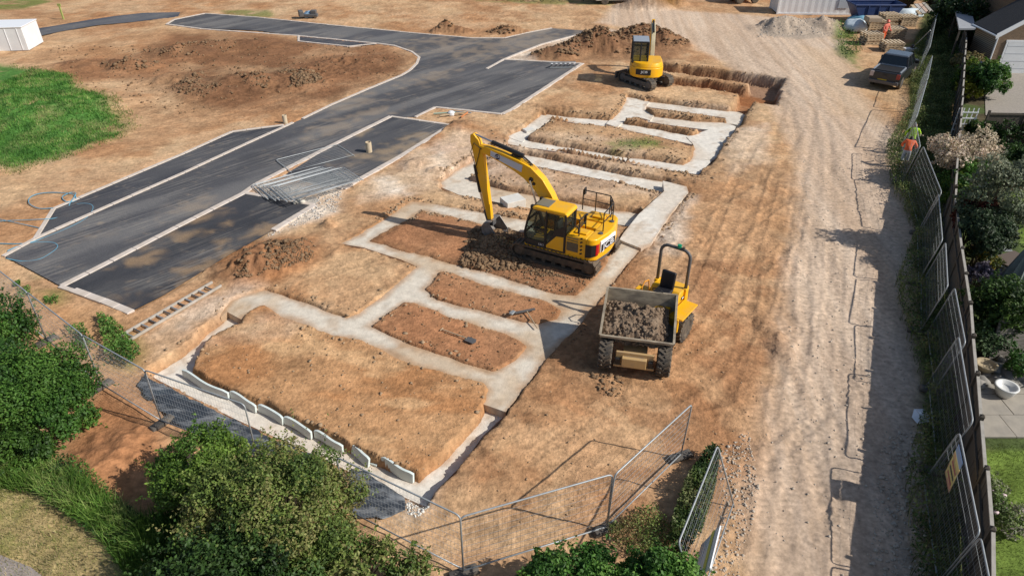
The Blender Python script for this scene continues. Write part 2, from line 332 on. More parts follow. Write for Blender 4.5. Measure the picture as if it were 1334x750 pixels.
ruts([(905,330),(960,345),(1010,300)], 1.8, .42, .05); ruts([(880,300),(940,290),(1000,250)], 2.0, .45, .05); ruts([(700,640),(800,560),(900,500),(1000,420)], 1.8, .4, .03); ruts([(620,660),(700,560),(780,500)], 1.8, .4, .025)
ruts([(800,450),(840,350),(885,300)], 2.2, .5, .05); ruts([(240,60),(330,100),(430,90),(520,80)], 2.2, .5, .06, .25); ruts([(150,120),(260,150),(380,120),(480,100)], 2.2, .5, .06, .25); ruts([(700,25),(560,20),(380,8)], 2, .5, .05, .3); ruts([(0,20),(200,8),(420,2)], 2, .5, .05, .3)
ruts([(990,560),(1060,500),(1120,400),(1110,280)], 1.8, .4, .03, .3); ruts([(1130,700),(1090,560),(1050,420),(1070,300),(1120,200)], 1.8, .35, .03, .3); ruts([(1000,680),(1070,600),(1140,540)], 1.8, .35, .025, .3); ruts([(940,130),(1020,110),(1100,150),(1110,240)], 1.8, .4, .04, .3); ruts([(420,380),(500,350)], 1.8, .4, .03); ruts([(300,480),(420,500),(560,560),(600,540)], 2.0, .45, .022); ruts([(330,430),(450,480),(600,520)], 2.0, .45, .022)
def mound(px, py, rx, ry, h, rot=0., dk=.0, rough=.35, z0=0., flat=1.):
    """a spoil heap: rounded dome with a broken surface"""
    global Z, dark
    c = G(px, py); ca, sa = math.cos(rot), math.sin(rot); u = (WX - c.x) * ca + (WY - c.y) * sa; v = -(WX - c.x) * sa + (WY - c.y) * ca
    q = np.sqrt((u / rx) ** 2 + (v / ry) ** 2); d = np.clip(1 - q, 0, 1) ** flat; d = d * d * (3 - 2 * d) * .6 + d * .4
    Z += h * d * (1 - rough + 2 * rough * n1) + (sstep(0, .25, d) * (n05 - .5) * .4 + sstep(0, .25, d) * (n02 - .5) * .22) * min(h, .55)
    dark = np.maximum(dark, dk * sstep(.02, .3, d))
mound(60,150,5.2,4.0,.75,.25,0,.25)                         # grassed heap
mound(10,130,4.5,4.5,.45,0,0,.25)
mound(170,88,2.5,1.6,.75,.0,.8); mound(115,85,3.0,1.5,.5,.0,.35); mound(290,115,4.2,2.8,.75,-.2,.75); mound(240,70,4.0,2.0,.65,.1,.65); mound(360,108,4.2,2.6,.5,.2,.55)
mound(420,92,4.0,2.4,.4,.1,.45); mound(300,60,5,1.8,.5,.1,.55); mound(230,105,2.6,1.6,.55,.2,.4); mound(460,80,3.4,2,.35,.1,.4)
mound(665,43,2.6,1.1,.7,.0,.7,.3); mound(590,42,2.4,1.,.6,.1,.75,.3); mound(575,41,1.5,1,.4)
mound(770,62,3.2,2.3,1.25,.3,.85); mound(725,72,2.6,1.7,.7,.3,.75); mound(835,52,4.0,2.2,1.0,.0,.75); mound(870,57,2.4,1.6,.55,.0,.6); mound(800,66,3.2,1.9,.75,.1,.7)
mound(360,335,2.5,1.6,.5,.35,.58,.5); mound(320,350,1.8,1.2,.34,.35,.55,.5)
mound(605,165,1.7,1.1,.3,.25,.45); mound(545,212,1.3,.8,.24,.4,.25); mound(570,222,.8,.6,.22,.4,.1)
mound(652,318,1.35,1.15,.85,.5,.95,.4); mound(625,338,1.1,.8,.35,.5,.95,.4); mound(690,352,2.0,.4,.12,-.5,.55,.4)
mound(720,368,1.7,.35,.10,-.5,.45,.4)
mound(840,10,3.2,1.6,1.5,0,.5,.2); mound(866,5,2.6,1.6,1.5,0,.5,.2)
mound(1045,38,5.2,2.4,.75,-.05,0,.25); mound(1010,39,2.4,1.8,.5,0,0,.3); mound(1078,40,2.0,1.6,.5,0,0,.3)
mound(930,345,1.3,.35,.12,-.4,.45,.4); mound(955,262,2.2,.55,.06,-.3,.25,.4)
mound(430,292,.5,.35,.3,.3,.35); mound(905,238,1.4,.4,.1,-.3,.3); mound(790,240,2.2,.6,.12,-.2,.25); mound(730,140,4,.4,.12,-.2,.25)
mound(150,600,1.8,1.6,.35,.2,.2,.3)
mound(1010,440,.5,2.6,.16,.05,.3,.5)
# trenches: rough walls dug into the sheet
Z *= 1 - .55 * soft(H1_OUT, .5)
grassm = soft([(-60,60),(0,86),(60,95),(120,122),(162,158),(150,176),(118,186),(70,203),(45,215),(25,210),(-60,205)], .8, 2)
grassm *= sstep(.28, .42, n1 * .5 + n4 * .5)
sd1 = np.minimum(psd3(H1_OUT, L1), psd3(H1_OUT, 0.))
for p_ in (PAD_A, PAD_C, PAD_D, PAD_E): sd1 = np.maximum(sd1, -np.maximum(psd3(p_, L1), psd3(p_, 0.)))
split = sdf(GL([(285,404),(318,416),(420,470),(560,500),(625,525),(664,545),(640,700),(300,720),(100,520)], L1B), X, Y)
lev = np.where(split < 0, L1B - .12, L1 - .14)
t = 1 - sstep(-.05, .05, sd1); Z = Z * (1 - t) + lev * t
near_edge = sstep(.35, .02, np.abs(sd1)); Z += near_edge * (n02 - .5) * .10 * (split < .3)
alltr = sd1.copy()
for p_, l_ in TRENCH:
    s_ = np.minimum(psd3(p_, l_), psd3(p_, 0.)) - .05; alltr = np.minimum(alltr, s_); t = 1 - sstep(-.07, .05, s_); Z = np.where(t > 0, np.minimum(Z, Z * (1 - t) + (l_ - .15) * t), Z)
for p_, l_ in ((GAP, -.75), (FAR_T, -.8)):
    s_ = np.minimum(psd3(p_, l_), psd3(p_, 0.)); alltr = np.minimum(alltr, s_); t = 1 - sstep(-.1, .08, s_); Z = Z * (1 - t) + (l_ + (n05 - .5) * .05) * t
# ground level falls a little at the far trench lip (spoil banked on its far side)
lip = soft([(700,128),(850,90),(1030,108),(1024,100),(880,78),(800,80)], .8); Z += lip * .06 * (1 - sstep(-.2, .1, -alltr)) 
edgeb = sstep(.55, .05, alltr) * (alltr > 0)              # broken lip of the trenches
eb2 = edgeb * sstep(20, 27, Y)
Z += (edgeb * .35 + eb2 * .65) * ((n02 - .6) * .12 + (n05 - .5) * .06) - eb2 * .04
# road beds
spill = sstep(.52, .66, n1 * .55 + n4 * .45) * sstep(-.9, -.02, roadsd)
bayc_edge = soft([(300,331),(214,384),(170,406),(200,404),(320,350),(400,290),(409,267),(380,262),(330,310)], .35)
inroad = 1 - sstep(-.02, .14, roadsd)
Z = Z * (1 - inroad) + (-.07 + .0 * spill) * inroad
# gardens: level
GARD = [(8.9,7.2),(9.82,8.8),(12.38,14.03),(14.65,18.72),(17.95,25.92),(23.5,35.9),(31.2,49.8),(45,75),(80,75),(80,7.2)]
gsd = psd(GARD, 0, 0, px=False); gard = 1 - sstep(-.3, .2, gsd); Z = Z * (1 - .8 * gard)
ZG = Z.reshape(SH)
def gz(x, y):
    i = int(np.clip(np.searchsorted(XS, x) - 1, 0, len(XS) - 2)); j = int(np.clip(np.searchsorted(YS, y) - 1, 0, len(YS) - 2))
    u = (x - XS[i]) / (XS[i + 1] - XS[i]); v = (y - YS[j]) / (YS[j + 1] - YS[j])
    return float((ZG[j, i] * (1 - u) + ZG[j, i + 1] * u) * (1 - v) + (ZG[j + 1, i] * (1 - u) + ZG[j + 1, i + 1] * u) * v)
# ---- soil colours (dry sand, orange clay, damp soil, limestone dust, grass)
TAN = lin(190,154,118); ORG = lin(180,138,100); RED = lin(158,112,80); DRY = lin(208,178,140); DRK = lin(118,88,66); DUST = lin(220,210,194); TRK = lin(202,178,154); GRN = lin(84,126,60); GRND = lin(62,100,44); HAY = lin(172,156,112)
C = np.empty((len(X), 3)); C[:] = TAN
def mix(m, c):
    global C
    m = np.clip(m, 0, 1)[:, None]; C = C * (1 - m) + np.asarray(c) * m
mix(sstep(.42, .62, n4) * .8, ORG); mix(sstep(.52, .68, fbm(X, Y, 3, 5, 77)) * .7, DRY); mix(sstep(.5, .75, n1) * .35, lin(150,108,74))
mix(sstep(.5, .6, fbm(X, Y, 7, 4, 177)) * .35, DRY)
mix(soft(PAD_A, .3) * .75, lin(192,150,108)); mix(soft(PAD_A, .3) * sstep(.4, .7, fbm(X * .6 + Y * .3, Y * 1.2, 1.6, 4, 91)) * .7, lin(172,122,80)); mix(soft(PAD_A, .3) * sstep(.55, .75, fbm(X * .6 + Y * .3, Y * 1.5, 1.4, 4, 191)) * .6, lin(210,176,134))
for p_ in (PAD_C, PAD_D, PAD_E): mix(soft(p_, .25) * .8, RED * (.85 + .4 * n1[:, None]))
mix(soft([(650,545),(700,480),(780,400),(880,300),(960,240),(1030,230),(1030,380),(1010,480),(960,560),(890,640),(700,690),(560,690),(560,650)], 1.) * (.35 + .5 * sstep(.4, .6, n4)), lin(184,144,106))
mix(soft([(895,345),(1005,330),(1020,480),(930,560),(880,480)], .8) * sstep(.42, .58, n1) * .6, lin(150,108,76))
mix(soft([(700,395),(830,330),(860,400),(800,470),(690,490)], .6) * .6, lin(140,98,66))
mix(soft([(660,150),(1000,120),(930,260),(640,250)], 1.2) * .4 * sstep(.35, .6, n1), lin(176,146,112))
mix(soft([(720,150),(1000,128),(960,200),(905,230),(660,190)], 1.) * .5 * sstep(.45, .65, fbm(X, Y, 2, 4, 95)), lin(190,164,132))
# limestone dust and lime spill
for p_, a in (([(860,250),(905,255),(880,330),(840,330)], .75), ([(320,235),(450,245),(440,275),(350,310),(330,280)], .9), ([(640,85),(700,55),(790,38),(870,42),(780,52),(700,75),(690,95)], .85), ([(920,62),(1010,50),(1100,60),(1060,85),(960,95)], .65), ([(486,232),(520,232),(530,252),(500,252)], .9), ([(556,205),(575,200),(590,218),(560,222)], .8), ([(620,235),(680,160),(720,190),(690,210)], .45), ([(180,440),(330,350),(345,372),(260,420),(210,460)], .5), ([(528,640),(560,640),(558,660),(530,668)], .95), ([(930,170),(1000,160),(1000,210),(950,230)], .5), ([(880,130),(960,140),(950,150),(860,140)], .6), ([(580,255),(900,255),(820,180),(660,170)], .3), ([(545,195),(600,170),(660,190),(600,240),(470,265),(470,245)], .45), ([(340,410),(420,400),(380,440),(250,450)], .25)):
    mix(soft(p_, .5) * a * (.55 + .45 * sstep(.35, .6, n1)), DUST)
mix(soft([(660,480),(640,530),(610,560),(540,640),(640,620),(690,530)], .5) * sstep(.5, .6, n1) * .45, lin(214,182,140))
mix(soft([(20,380),(240,440),(180,480),(60,420)], .8) * .5, lin(186,142,98))
fg = soft([(560,690),(650,545),(720,470),(800,500),(900,480),(1000,560),(960,640),(890,700),(700,720)], .8); m15 = fbm(X + Y * .4, Y * 1.2, 1.3, 5, 501); mix(fg * sstep(.54, .68, m15) * .4, lin(206,168,128)); mix(fg * sstep(.48, .36, m15) * .5, lin(150,106,72))
m25 = fbm(X, Y, 2.2, 5, 511, .6); far_ = sstep(26, 34, Y); mix(sstep(.5, .62, m25) * far_ * .35, lin(206,180,146)); mix(sstep(.46, .36, m25) * far_ * .35, lin(150,112,80))
# track
mix(track * .92, TRK); mix(track * sstep(.5, .66, fbm(tl * 1.0, Y * .1, 1.2, 4, 82)) * .5, lin(216,196,174)); mix(track * sstep(.42, .6, fbm(tl, Y * .02, .35, 3, 85)) * .3, lin(218,200,180)); mix(track * sstep(.5, .66, fbm(tl, Y * .015, .5, 3, 86)) * .3, lin(172,148,126)); mix(track * sstep(.5, .7, fbm(tl, Y * .12, .8, 4, 83)) * .35, lin(178,154,130))
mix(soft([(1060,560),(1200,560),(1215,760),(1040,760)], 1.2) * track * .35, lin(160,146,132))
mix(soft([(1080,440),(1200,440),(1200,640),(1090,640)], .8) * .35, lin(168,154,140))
mix(soft([(1040,60),(1180,75),(1185,170),(1090,150)], 1.) * .35, lin(190,158,118))
# damp soil
BEND = [(190,62),(225,44),(330,42),(400,54),(480,58),(535,72),(530,92),(430,132),(330,150),(260,140),(205,112)]
mix(soft(BEND, 1.2) * (.6 + .4 * sstep(.4, .6, n4)), lin(138,102,74) * (.75 + .5 * n1[:, None])); mix(soft([(60,95),(90,78),(200,70),(205,104),(120,106)], .8) * .75, lin(148,108,78)); mix(soft([(280,340),(330,312),(415,305),(415,340),(360,368),(300,372)], .6) * .8, lin(164,112,72)); mix(soft([(690,75),(740,58),(860,40),(900,56),(880,80),(780,80),(700,86)], .8) * .7, lin(140,106,78)); mix(soft([(0,12),(160,20),(240,26),(130,45),(30,58)], .8) * .35, lin(160,116,80))
mix(dark * (.45 + .75 * sstep(.3, .65, n05)), DRK * (.8 + .5 * n1[:, None]))
mix((edgeb * .4 + eb2 * .6) * sstep(.35, .6, n05) * .55, lin(128,98,70))
inside = 1 - sstep(-.05, .02, alltr); mix(inside * .7, lin(138,96,66))
mix(soft(FAR_T, .25) * .9, lin(150,100,64))
mix(soft([(850,12),(880,10),(890,0),(835,0)], .9) * .9, lin(112,82,40))
mix(soft([(985,44),(1000,30),(1050,24),(1088,30),(1100,46),(1040,52)], .5) * .9, lin(172,158,142))
# bottom-left slope, verge
mix(soft([(80,590),(130,500),(215,560),(210,700),(150,660)], .4) * .8, lin(160,112,76))
VERGE = [(-200,620),(-20,600),(70,640),(140,680),(200,720),(230,800),(-200,900)]
vg = soft(VERGE, .35); mix(vg, HAY); mix(vg * sstep(.45, .62, n1) * .7, lin(120,126,66)); mix(vg * sstep(.5, .7, fbm(X, Y, .5, 4, 99)) * .5, lin(176,156,112))
mix(soft([(-100,560),(0,585),(90,610),(190,680),(240,760),(600,760),(600,900),(230,900),(140,690),(60,640),(-100,625)], .3) * .9, lin(70,92,44))
# grass
mix(grassm * (.8 + .2 * sstep(.35, .5, n1)), GRN); mix(grassm * sstep(.45, .7, n05) * .6, GRND)
for p_, a in (([(20,365),(40,362),(40,380),(22,380)], .7), ([(55,380),(80,380),(75,395),(55,395)], .7), ([(790,185),(850,178),(870,192),(800,195)], .75), ([(130,415),(190,460),(170,480),(140,470)], .8), ([(0,-10),(70,2),(30,12),(-20,14)], .8), ([(290,14),(350,13),(360,22),(300,24)], .7), ([(600,-10),(800,-14),(800,8),(700,6),(620,2)], .6), ([(1085,30),(1110,30),(1120,90),(1090,70)], .8), ([(1165,60),(1215,50),(1190,130),(1170,100)], .6), ([(690,238),(715,240),(700,250)], .5)):
    mix(soft(p_, .5) * a * sstep(.3, .55, n1 * .6 + n05 * .4), lin(92,116,54))
STRIP = [(1188,60),(1186,150),(1192,240),(1196,400),(1205,600),(1212,800),(1300,800),(1275,560),(1262,430),(1245,280),(1240,150),(1250,40),(1262,-20),(1215,-20)]
mix(soft(STRIP, .35) * .95, lin(74,88,50) * (.7 + .6 * n05[:, None])); mix(gard, lin(86,78,58)); mix(gard * sstep(.4, .6, n1) * .8, lin(74,92,48))
for p_ in ([(12.9,14.0),(11.0,10.2),(9.6,7.2),(40,7.2),(40,14.2)], [(20.5,24.5),(23,30.5),(40,30.5),(40,24.5)]): mix((1 - sstep(-.2, .1, psd(p_, 0, 0, px=False))) * gard, lin(104,124,56) * (.8 + .4 * n05[:, None]))
mix(((np.abs(X) > 70) | (Y > 95) | (Y < 2)).astype(float), lin(120,116,70))
C *= (1 + ((n02 - .5) * .5 + (n05 - .5) * .45 + (n1 - .5) * .35) * (1 - .65 * track))[:, None]
C *= (1 - .13 * rutm)[:, None]
C *= 1 + (np.array([1.0, .955, .93]) - 1) * ((1 - .6 * track) * (1 - grassm) * (1 - gard))[:, None]
V = np.stack([X, Y, Z], 1); ny, nx = SH
I = np.arange(ny * nx).reshape(SH); F = np.stack([I[:-1, :-1], I[:-1, 1:], I[1:, 1:], I[1:, :-1]], -1).reshape(-1, 4)
g = obj('ground', npmesh('ground', V, F, np.clip(C, .005, 1), np.clip(1.0 - .6 * track + .3 * dark - .2 * sstep(30, 60, Y), .15, 1)), M_earth, smooth=True); tag(g, kind='structure')

# ------------------------------------------------------------------ asphalt sheets
def sheet(name, poly, z, m, cell=.3, colf=None, px=True, thick=0., kind='structure', noise=0.):
    P = GL(poly, z) if px else poly; bm = bmesh.new(); vs = [bm.verts.new((x, y, z)) for x, y in P]; f = bm.faces.new(vs)
    f.normal_update()
    if f.normal.z < 0: f.normal_flip()
    bmesh.ops.triangulate(bm, faces=bm.faces)
    A = np.array(P); lo = A.min(0); hi = A.max(0)
    if cell:
        for ax in (0, 1):
            for s in np.arange(lo[ax] + cell * .5, hi[ax], cell):
                c = [0, 0, 0]; c[ax] = s; n = [0, 0, 0]; n[ax] = 1
                bmesh.ops.bisect_plane(bm, geom=bm.verts[:] + bm.edges[:] + bm.faces[:], plane_co=c, plane_no=n)
    if thick:
        r = bmesh.ops.extrude_face_region(bm, geom=bm.faces[:]); bmesh.ops.translate(bm, verts=[e for e in r['geom'] if isinstance(e, bmesh.types.BMVert)], vec=(0, 0, -thick))
        bmesh.ops.recalc_face_normals(bm, faces=bm.faces)
    me = bpy.data.meshes.new(name); bm.to_mesh(me); bm.free()
    if colf is not None or noise:
        co = np.empty(len(me.vertices) * 3, np.float32); me.vertices.foreach_get('co', co); co = co.reshape(-1, 3).astype(float)
        if colf is not None:
            a = me.color_attributes.new('Col', 'FLOAT_COLOR', 'POINT'); c = colf(co[:, 0], co[:, 1])
            a.data.foreach_set('color', np.concatenate([c, np.ones((len(c), 1))], 1).astype(np.float32).ravel())
        if noise:
            co[:, 2] += (fbm(co[:, 0], co[:, 1], .9, 3, 3) - .5) * noise; me.vertices.foreach_set('co', co.astype(np.float32).ravel())
    o = obj(name, me, m); tag(o, kind=kind); return o
def asph(base, dusty, seed, spots=(), streak=.5, dc=(176,146,112)):
    b = lin(*base); d = lin(*dc)
    sp = [(G(x, y), r) for x, y, r in spots]
    def f(x, y):
        dx, dy = .68, .733                                  # road direction
        u = x * dx + y * dy; v = -x * dy + y * dx
        n = fbm(u * .22, v * 1.6, 1.6, 5, seed); n2 = fbm(x, y, 2.2, 5, seed + 3); n3 = fbm(x, y, .6, 4, seed + 6)
        c = np.empty((len(x), 3)); c[:] = b
        c *= (.75 + .5 * n2)[:, None]
        m = np.clip(sstep(.42, .68, n) * streak, 0, 1)[:, None]; c = c * (1 - m) + lin(116,114,113) * m
        m = np.clip(sstep(.6, .8, n2 * .5 + n3 * .5) * dusty * .3, 0, 1)
        for p, r in sp:
            q = np.sqrt(((x - p.x) * dx + (y - p.y) * dy) ** 2 / 2.6 + (-(x - p.x) * dy + (y - p.y) * dx) ** 2 * 1.4) / r
            m = np.maximum(m, sstep(1.1, .0, q + (n3 - .5) * 3.0) * .4)
        m = m[:, None]; return np.clip(c * (1 - m) + d * m, .01, 1)
    return f
M_asph2 = M_asph
sheet('road', ROAD, 0.0, M_asph, .22, asph((80,80,84), .5, 200, [(690,50,4.),(640,62,3.),(450,135,1.6),(470,150,1.4),(430,168,1.2),(560,100,1.8),(250,268,.8),(112,308,.5),(520,70,2.5),(600,58,2),(560,55,2)], .75, (170,150,126)))
sheet('layby', LAYBY, .004, M_asph, .22, asph((64,65,71), .3, 220, [], .25))
sheet('parking_bay', BAY_B, .004, M_asph, .2, asph((66,67,73), .4, 230, [(500,200,.9),(520,195,1.4),(470,172,.7),(480,205,1.2),(540,180,.7)], .3, (196,168,130)))
sheet('parking_bay', BAY_C, .004, M_asph, .2, asph((60,61,66), .6, 240, [(190,333,.75),(232,310,.7),(228,283,.6),(265,285,.6),(305,330,1.2),(240,368,1.1),(270,345,1.),(200,385,.5),(340,300,.7),(300,290,.5)], .25, (196,160,116)))
sheet('layby', LAYBY2, .004, M_asph, .3, asph((64,66,74), .3, 250, [], .3))
sheet('road', ROAD_UP, .004, M_asph, .5, asph((74,78,88), .3, 260, [], .5))
# ------------------------------------------------------------------ kerbs: every stone its own piece
KS = MB().box((.455, 0, 0), (.9, .19, .12)).build('kerb_stone', M_kerb, bevel=0)
kerb_mesh = KS.data; bpy.data.objects.remove(KS)
bmk = bmesh.new(); bmk.from_mesh(kerb_mesh); bmesh.ops.bevel(bmk, geom=bmk.edges[:], offset=.012, segments=1, affect='EDGES'); bmk.to_mesh(kerb_mesh); bmk.free()
def kerb(pts, z=-.03, wid=1.0, px=True):
    P = [G(x, y) for x, y in pts]; root = bpy.data.objects.new('kerb', None); col.objects.link(root); root['kind'] = 'structure'; root.location = (P[0].x, P[0].y, 0)
    for a, b in zip(P, P[1:]):
        d = b - a; n = max(1, round(d.length / .915)); s = d.length / n
        for k in range(n):
            o = bpy.data.objects.new('kerb_stone', kerb_mesh); col.objects.link(o); o.parent = root; p = a + d * (k / n) - P[0]
            o.location = (p.x, p.y, z + .012 + rnd.uniform(-.006, .006)); o.rotation_euler = (0, 0, math.atan2(d.y, d.x) + rnd.uniform(-.006, .006)); o.scale = (s / .915, wid, 1)
kerb([(4,334),(46,311)]); kerb([(46,311),(70,272),(103,258),(240,200),(302,172),(340,167),(370,163)])
kerb([(46,311),(120,278),(240,225),(320,188),(382,160)], wid=1.03); kerb([(394,155),(431,137),(480,116),(524,98),(534,92),(543,83),(546,75),(537,68),(514,60),(491,57)])
kerb([(491,57),(389,47),(262,38),(217,32),(227,26),(267,18)], wid=1.03); kerb([(389,47),(389,54),(454,61),(491,57)], wid=0.92)
kerb([(267,18),(334,23),(440,34),(534,43),(614,50),(657,50)], wid=0.92); kerb([(657,50),(682,44),(719,37)], wid=0.80)
kerb([(773,41),(740,49),(706,58),(680,68),(656,78),(634,90)], wid=1.03); kerb([(656,78),(757,83)], wid=0.92); kerb([(759,83),(667,143),(654,149)], wid=1.49); kerb([(654,149),(567,140),(541,153)], wid=1.03)
kerb([(509,152),(587,163)], wid=1.03); kerb([(588,163),(520,205),(447,246)], wid=1.61); kerb([(509,152),(430,191),(334,240),(317,252),(230,296),(145,340),(80,373)], wid=1.44)
kerb([(317,251),(409,267)], wid=1.26); kerb([(410,267),(356,300)], wid=1.61); kerb([(369,229),(396,233)], wid=1.03); kerb([(430,241),(447,246)], wid=1.03); kerb([(96,378),(135,392),(171,407)], wid=1.55); kerb([(78,373),(96,379)], wid=1.03)
# pale concrete haunching between the bays
sheet('hardstanding', [(320,250),(369,229),(447,246),(409,266)], -.012, mat('gravel_hardstanding', (.50, .46, .40), .95, c2=(.34, .31, .28), scale=5, amt=.9, bump=.5, bscale=30), .0)
# ------------------------------------------------------------------ concrete foundations
def grown(poly, z, d=.16):
    P = GL(poly, z); c = np.array(P).mean(0); area = sum(P[i - 1][0] * P[i][1] - P[i][0] * P[i - 1][1] for i in range(len(P)))
    out = []; n = len(P); s = 1 if area > 0 else -1
    for i in range(n):
        a = Vector(P[i - 1]); b = Vector(P[i]); c_ = Vector(P[(i + 1) % n]); e1 = (b - a).normalized(); e2 = (c_ - b).normalized()
        n1_ = Vector((e1.y, -e1.x)) * s; n2_ = Vector((e2.y, -e2.x)) * s; nn = (n1_ + n2_); nn = nn.normalized() if nn.length > .2 else n1_
        out.append(tuple(b + nn * d))
    return out
def gridval(A, x, y):
    i = np.clip(np.searchsorted(XS, x) - 1, 0, len(XS) - 2); j = np.clip(np.searchsorted(YS, y) - 1, 0, len(YS) - 2); u = (x - XS[i]) / (XS[i + 1] - XS[i]); v = (y - YS[j]) / (YS[j + 1] - YS[j]); A = A.reshape(SH)
    return (A[j, i] * (1 - u) + A[j, i + 1] * u) * (1 - v) + (A[j + 1, i] * (1 - u) + A[j + 1, i + 1] * u) * v
def conc_col(white):
    def f(x, y):
        e = -gridval(alltr, x, y); na = fbm(x, y, .7, 5, 601, .6); nb = fbm(x, y, 2.4, 4, 611); nc = fbm(x, y, .25, 3, 621)
        c = np.empty((len(x), 3)); c[:] = lin(222,215,203) if white else lin(212,202,186)
        m = (sstep(.42, .64, nb) * (.25 if white else .6))[:, None]; c = c * (1 - m) + lin(190,162,128) * m
        m = np.clip(sstep(.14 if white else .28, -.04, e + (na - .5) * .55) * (.55 if white else .7), 0, 1)[:, None]; c = c * (1 - m) + lin(172,134,98) * m      # soil fallen along the trench sides
        m = (sstep(.62, .74, na) * .4)[:, None]; c = c * (1 - m) + lin(168,136,102) * m
        return c * (.9 + .2 * nc)[:, None]
    return f
def slab(poly, z, m, label, th=.5, d=.16):
    o = sheet('concrete_foundation', grown(poly, z, d), z, M_concv, .14, conc_col(m is M_conc2), px=False, thick=th, kind=None, noise=.035)
    del_k = o.pop('kind', None); tag(o, label, 'foundation', 'concrete trench foundations'); return o
H1_UP = [(288,412),(293,400),(303,391),(322,383),(345,378),(385,391),(412,401),(452,414),(470,407),(500,385),(528,362),(545,347),(522,337),(500,330),(475,322),(446,317),(470,304),(500,287),(537,262),(580,269),(627,277),(700,290),(812,311),(836,320),(810,350),(794,376),(776,396),(747,430),(709,468),(690,494),(670,518),(658,535),(628,524),(560,500),(420,470),(318,416),(296,405)]
H1_LOW = [(191,483),(232,458),(265,430),(285,414),(296,404),(318,414),(420,468),(560,498),(628,522),(658,534),(656,540),(627,567),(601,603),(567,637),(554,658),(490,628),(363,569),(332,555),(294,537),(256,518),(208,494)]
def slab_exact(pts, z, m, label, th):
    o = sheet('concrete_foundation', GL(pts, z), z, m, .4, None, px=False, thick=th, kind=None, noise=.03); o.pop('kind', None); return tag(o, label, 'foundation')
slab(H1_UP, L1, M_conc, 'dusty concrete foundation running round the earth pads under the big excavator', .35, .05)
slab(H1_LOW, L1B, M_conc2, 'lower pale concrete foundation strip with insulation boards along its inner edge', .35, .05)
slab(H2_BOT, -.28, M_conc, 'grey concrete foundation strip just behind the big excavator'); slab(H2_LEFT, -.283, M_conc, 'short concrete foundation arm behind the big excavator stick')
slab(H2_RIGHT, .03, M_conc2, 'pale concrete foundation arm with stepped end beside the counterweight', .5, .03); slab(H2_TOP, -.30, M_conc2, 'long narrow concrete strip between earth banks behind the big excavator boom')
slab(H3_BOT, -.30, M_conc2, 'white concrete strip along the camera side of the grassy earth pad'); slab(H3_LEFT, -.28, M_conc2, 'short white concrete arm near the parking bay corner')
slab(H3_TOP, -.303, M_conc2, 'white concrete strip along the far side of the grassy earth pad'); slab(H3_MID, -.22, M_conc2, 'white stepped concrete block in front of the small excavator')
slab(H3_BLK, -.28, M_conc2, 'wide white concrete corner at the track end of the far foundations'); slab(H3_TT, -.306, M_conc2, 'farthest narrow white concrete strip by the empty trench')
def cblock(px, py, z, sx, sy, sz, rz, label):
    p = G(px, py, z); b = MB().box((0, 0, 0), (sx, sy, sz)); o = b.build('concrete_step', M_conc2, bevel=.02, loc=(p.x, p.y, z - sz / 2), rz=rz); tag(o, label, 'concrete step')
cblock(668, 258, .26, .95, .75, .8, .5, 'raised concrete step behind the big excavator bucket'); cblock(689, 168, -.16, .6, .5, .4, .5, 'small concrete step near the parking bay corner')
# ================================================================== SCATTER
ICO = None
def ico():
    global ICO
    if ICO is None:
        bm = bmesh.new(); bmesh.ops.create_icosphere(bm, subdivisions=1, radius=1)
        ICO = (np.array([v.co[:] for v in bm.verts]), np.array([[v.index for v in f.verts] for f in bm.faces])); bm.free()
    return ICO
def rubble(name, pts, sizes, m, label, cat, seed=1, sink=.3, parent=None, flat=.75):
    r = np.random.RandomState(seed); bv, bf = ico(); n = len(pts); pts = np.array(pts, float); s = np.array(sizes)
    V = bv[None] * (1 + (r.rand(n, len(bv), 1) - .5) * 1.0); V = V * s[:, None, None] * np.stack([.7 + .6 * r.rand(n), .7 + .6 * r.rand(n), flat * (.7 + .5 * r.rand(n))], 1)[:, None, :]
    a = r.rand(n) * 6.28; ca, sa = np.cos(a)[:, None], np.sin(a)[:, None]; V = np.stack([V[..., 0] * ca - V[..., 1] * sa, V[..., 0] * sa + V[..., 1] * ca, V[..., 2]], -1)
    V += pts[:, None, :]; V[..., 2] += (s * (.5 - sink))[:, None]
    F = (bf[None] + (np.arange(n) * len(bv))[:, None, None]).reshape(-1, 3)
    o = obj(name, npmesh(name, V.reshape(-1, 3), F), m, parent)
    if parent is None: tag(o, label, cat, kind='stuff')
    else: tag(o, kind='stuff')
    return o
def scat(poly, n, seed, px=True, z=0.):
    r = random.Random(seed); P = GL(poly, z) if px else poly; A = np.array(P); lo, hi = A.min(0), A.max(0); out = []
    g_ = np.random.RandomState(seed); A_ = [np.zeros(0), np.zeros(0)]
    for _ in range(40):
        xs = g_.uniform(lo[0], hi[0], n * 4); ys = g_.uniform(lo[1], hi[1], n * 4); k = sdf(P, xs, ys) < 0; A_ = [np.concatenate([A_[0], xs[k]]), np.concatenate([A_[1], ys[k]])]
        if len(A_[0]) >= n: break
    return [(x, y, gz(x, y)) for x, y in zip(A_[0][:n], A_[1][:n])]
rs = random.Random(5)
def sz(n, a, b, p=2.2): return [a + (b - a) * rs.random() ** p for _ in range(n)]
# clods under the bucket
p = scat([(612,300),(668,290),(700,330),(690,350),(640,352),(600,345)], 2600, 3); rubble('soil_clods', p, sz(len(p), .015, .12, 3), M_clod, 'dark damp soil clods heaped under the big excavator bucket', 'soil', 3)
p = scat([(600,344),(660,330),(780,360),(765,386),(700,378),(640,358)], 700, 4); rubble('soil_clods', p, sz(len(p), .012, .055, 3), M_clod, 'loose crumbled soil along the big excavator tracks', 'soil', 4)
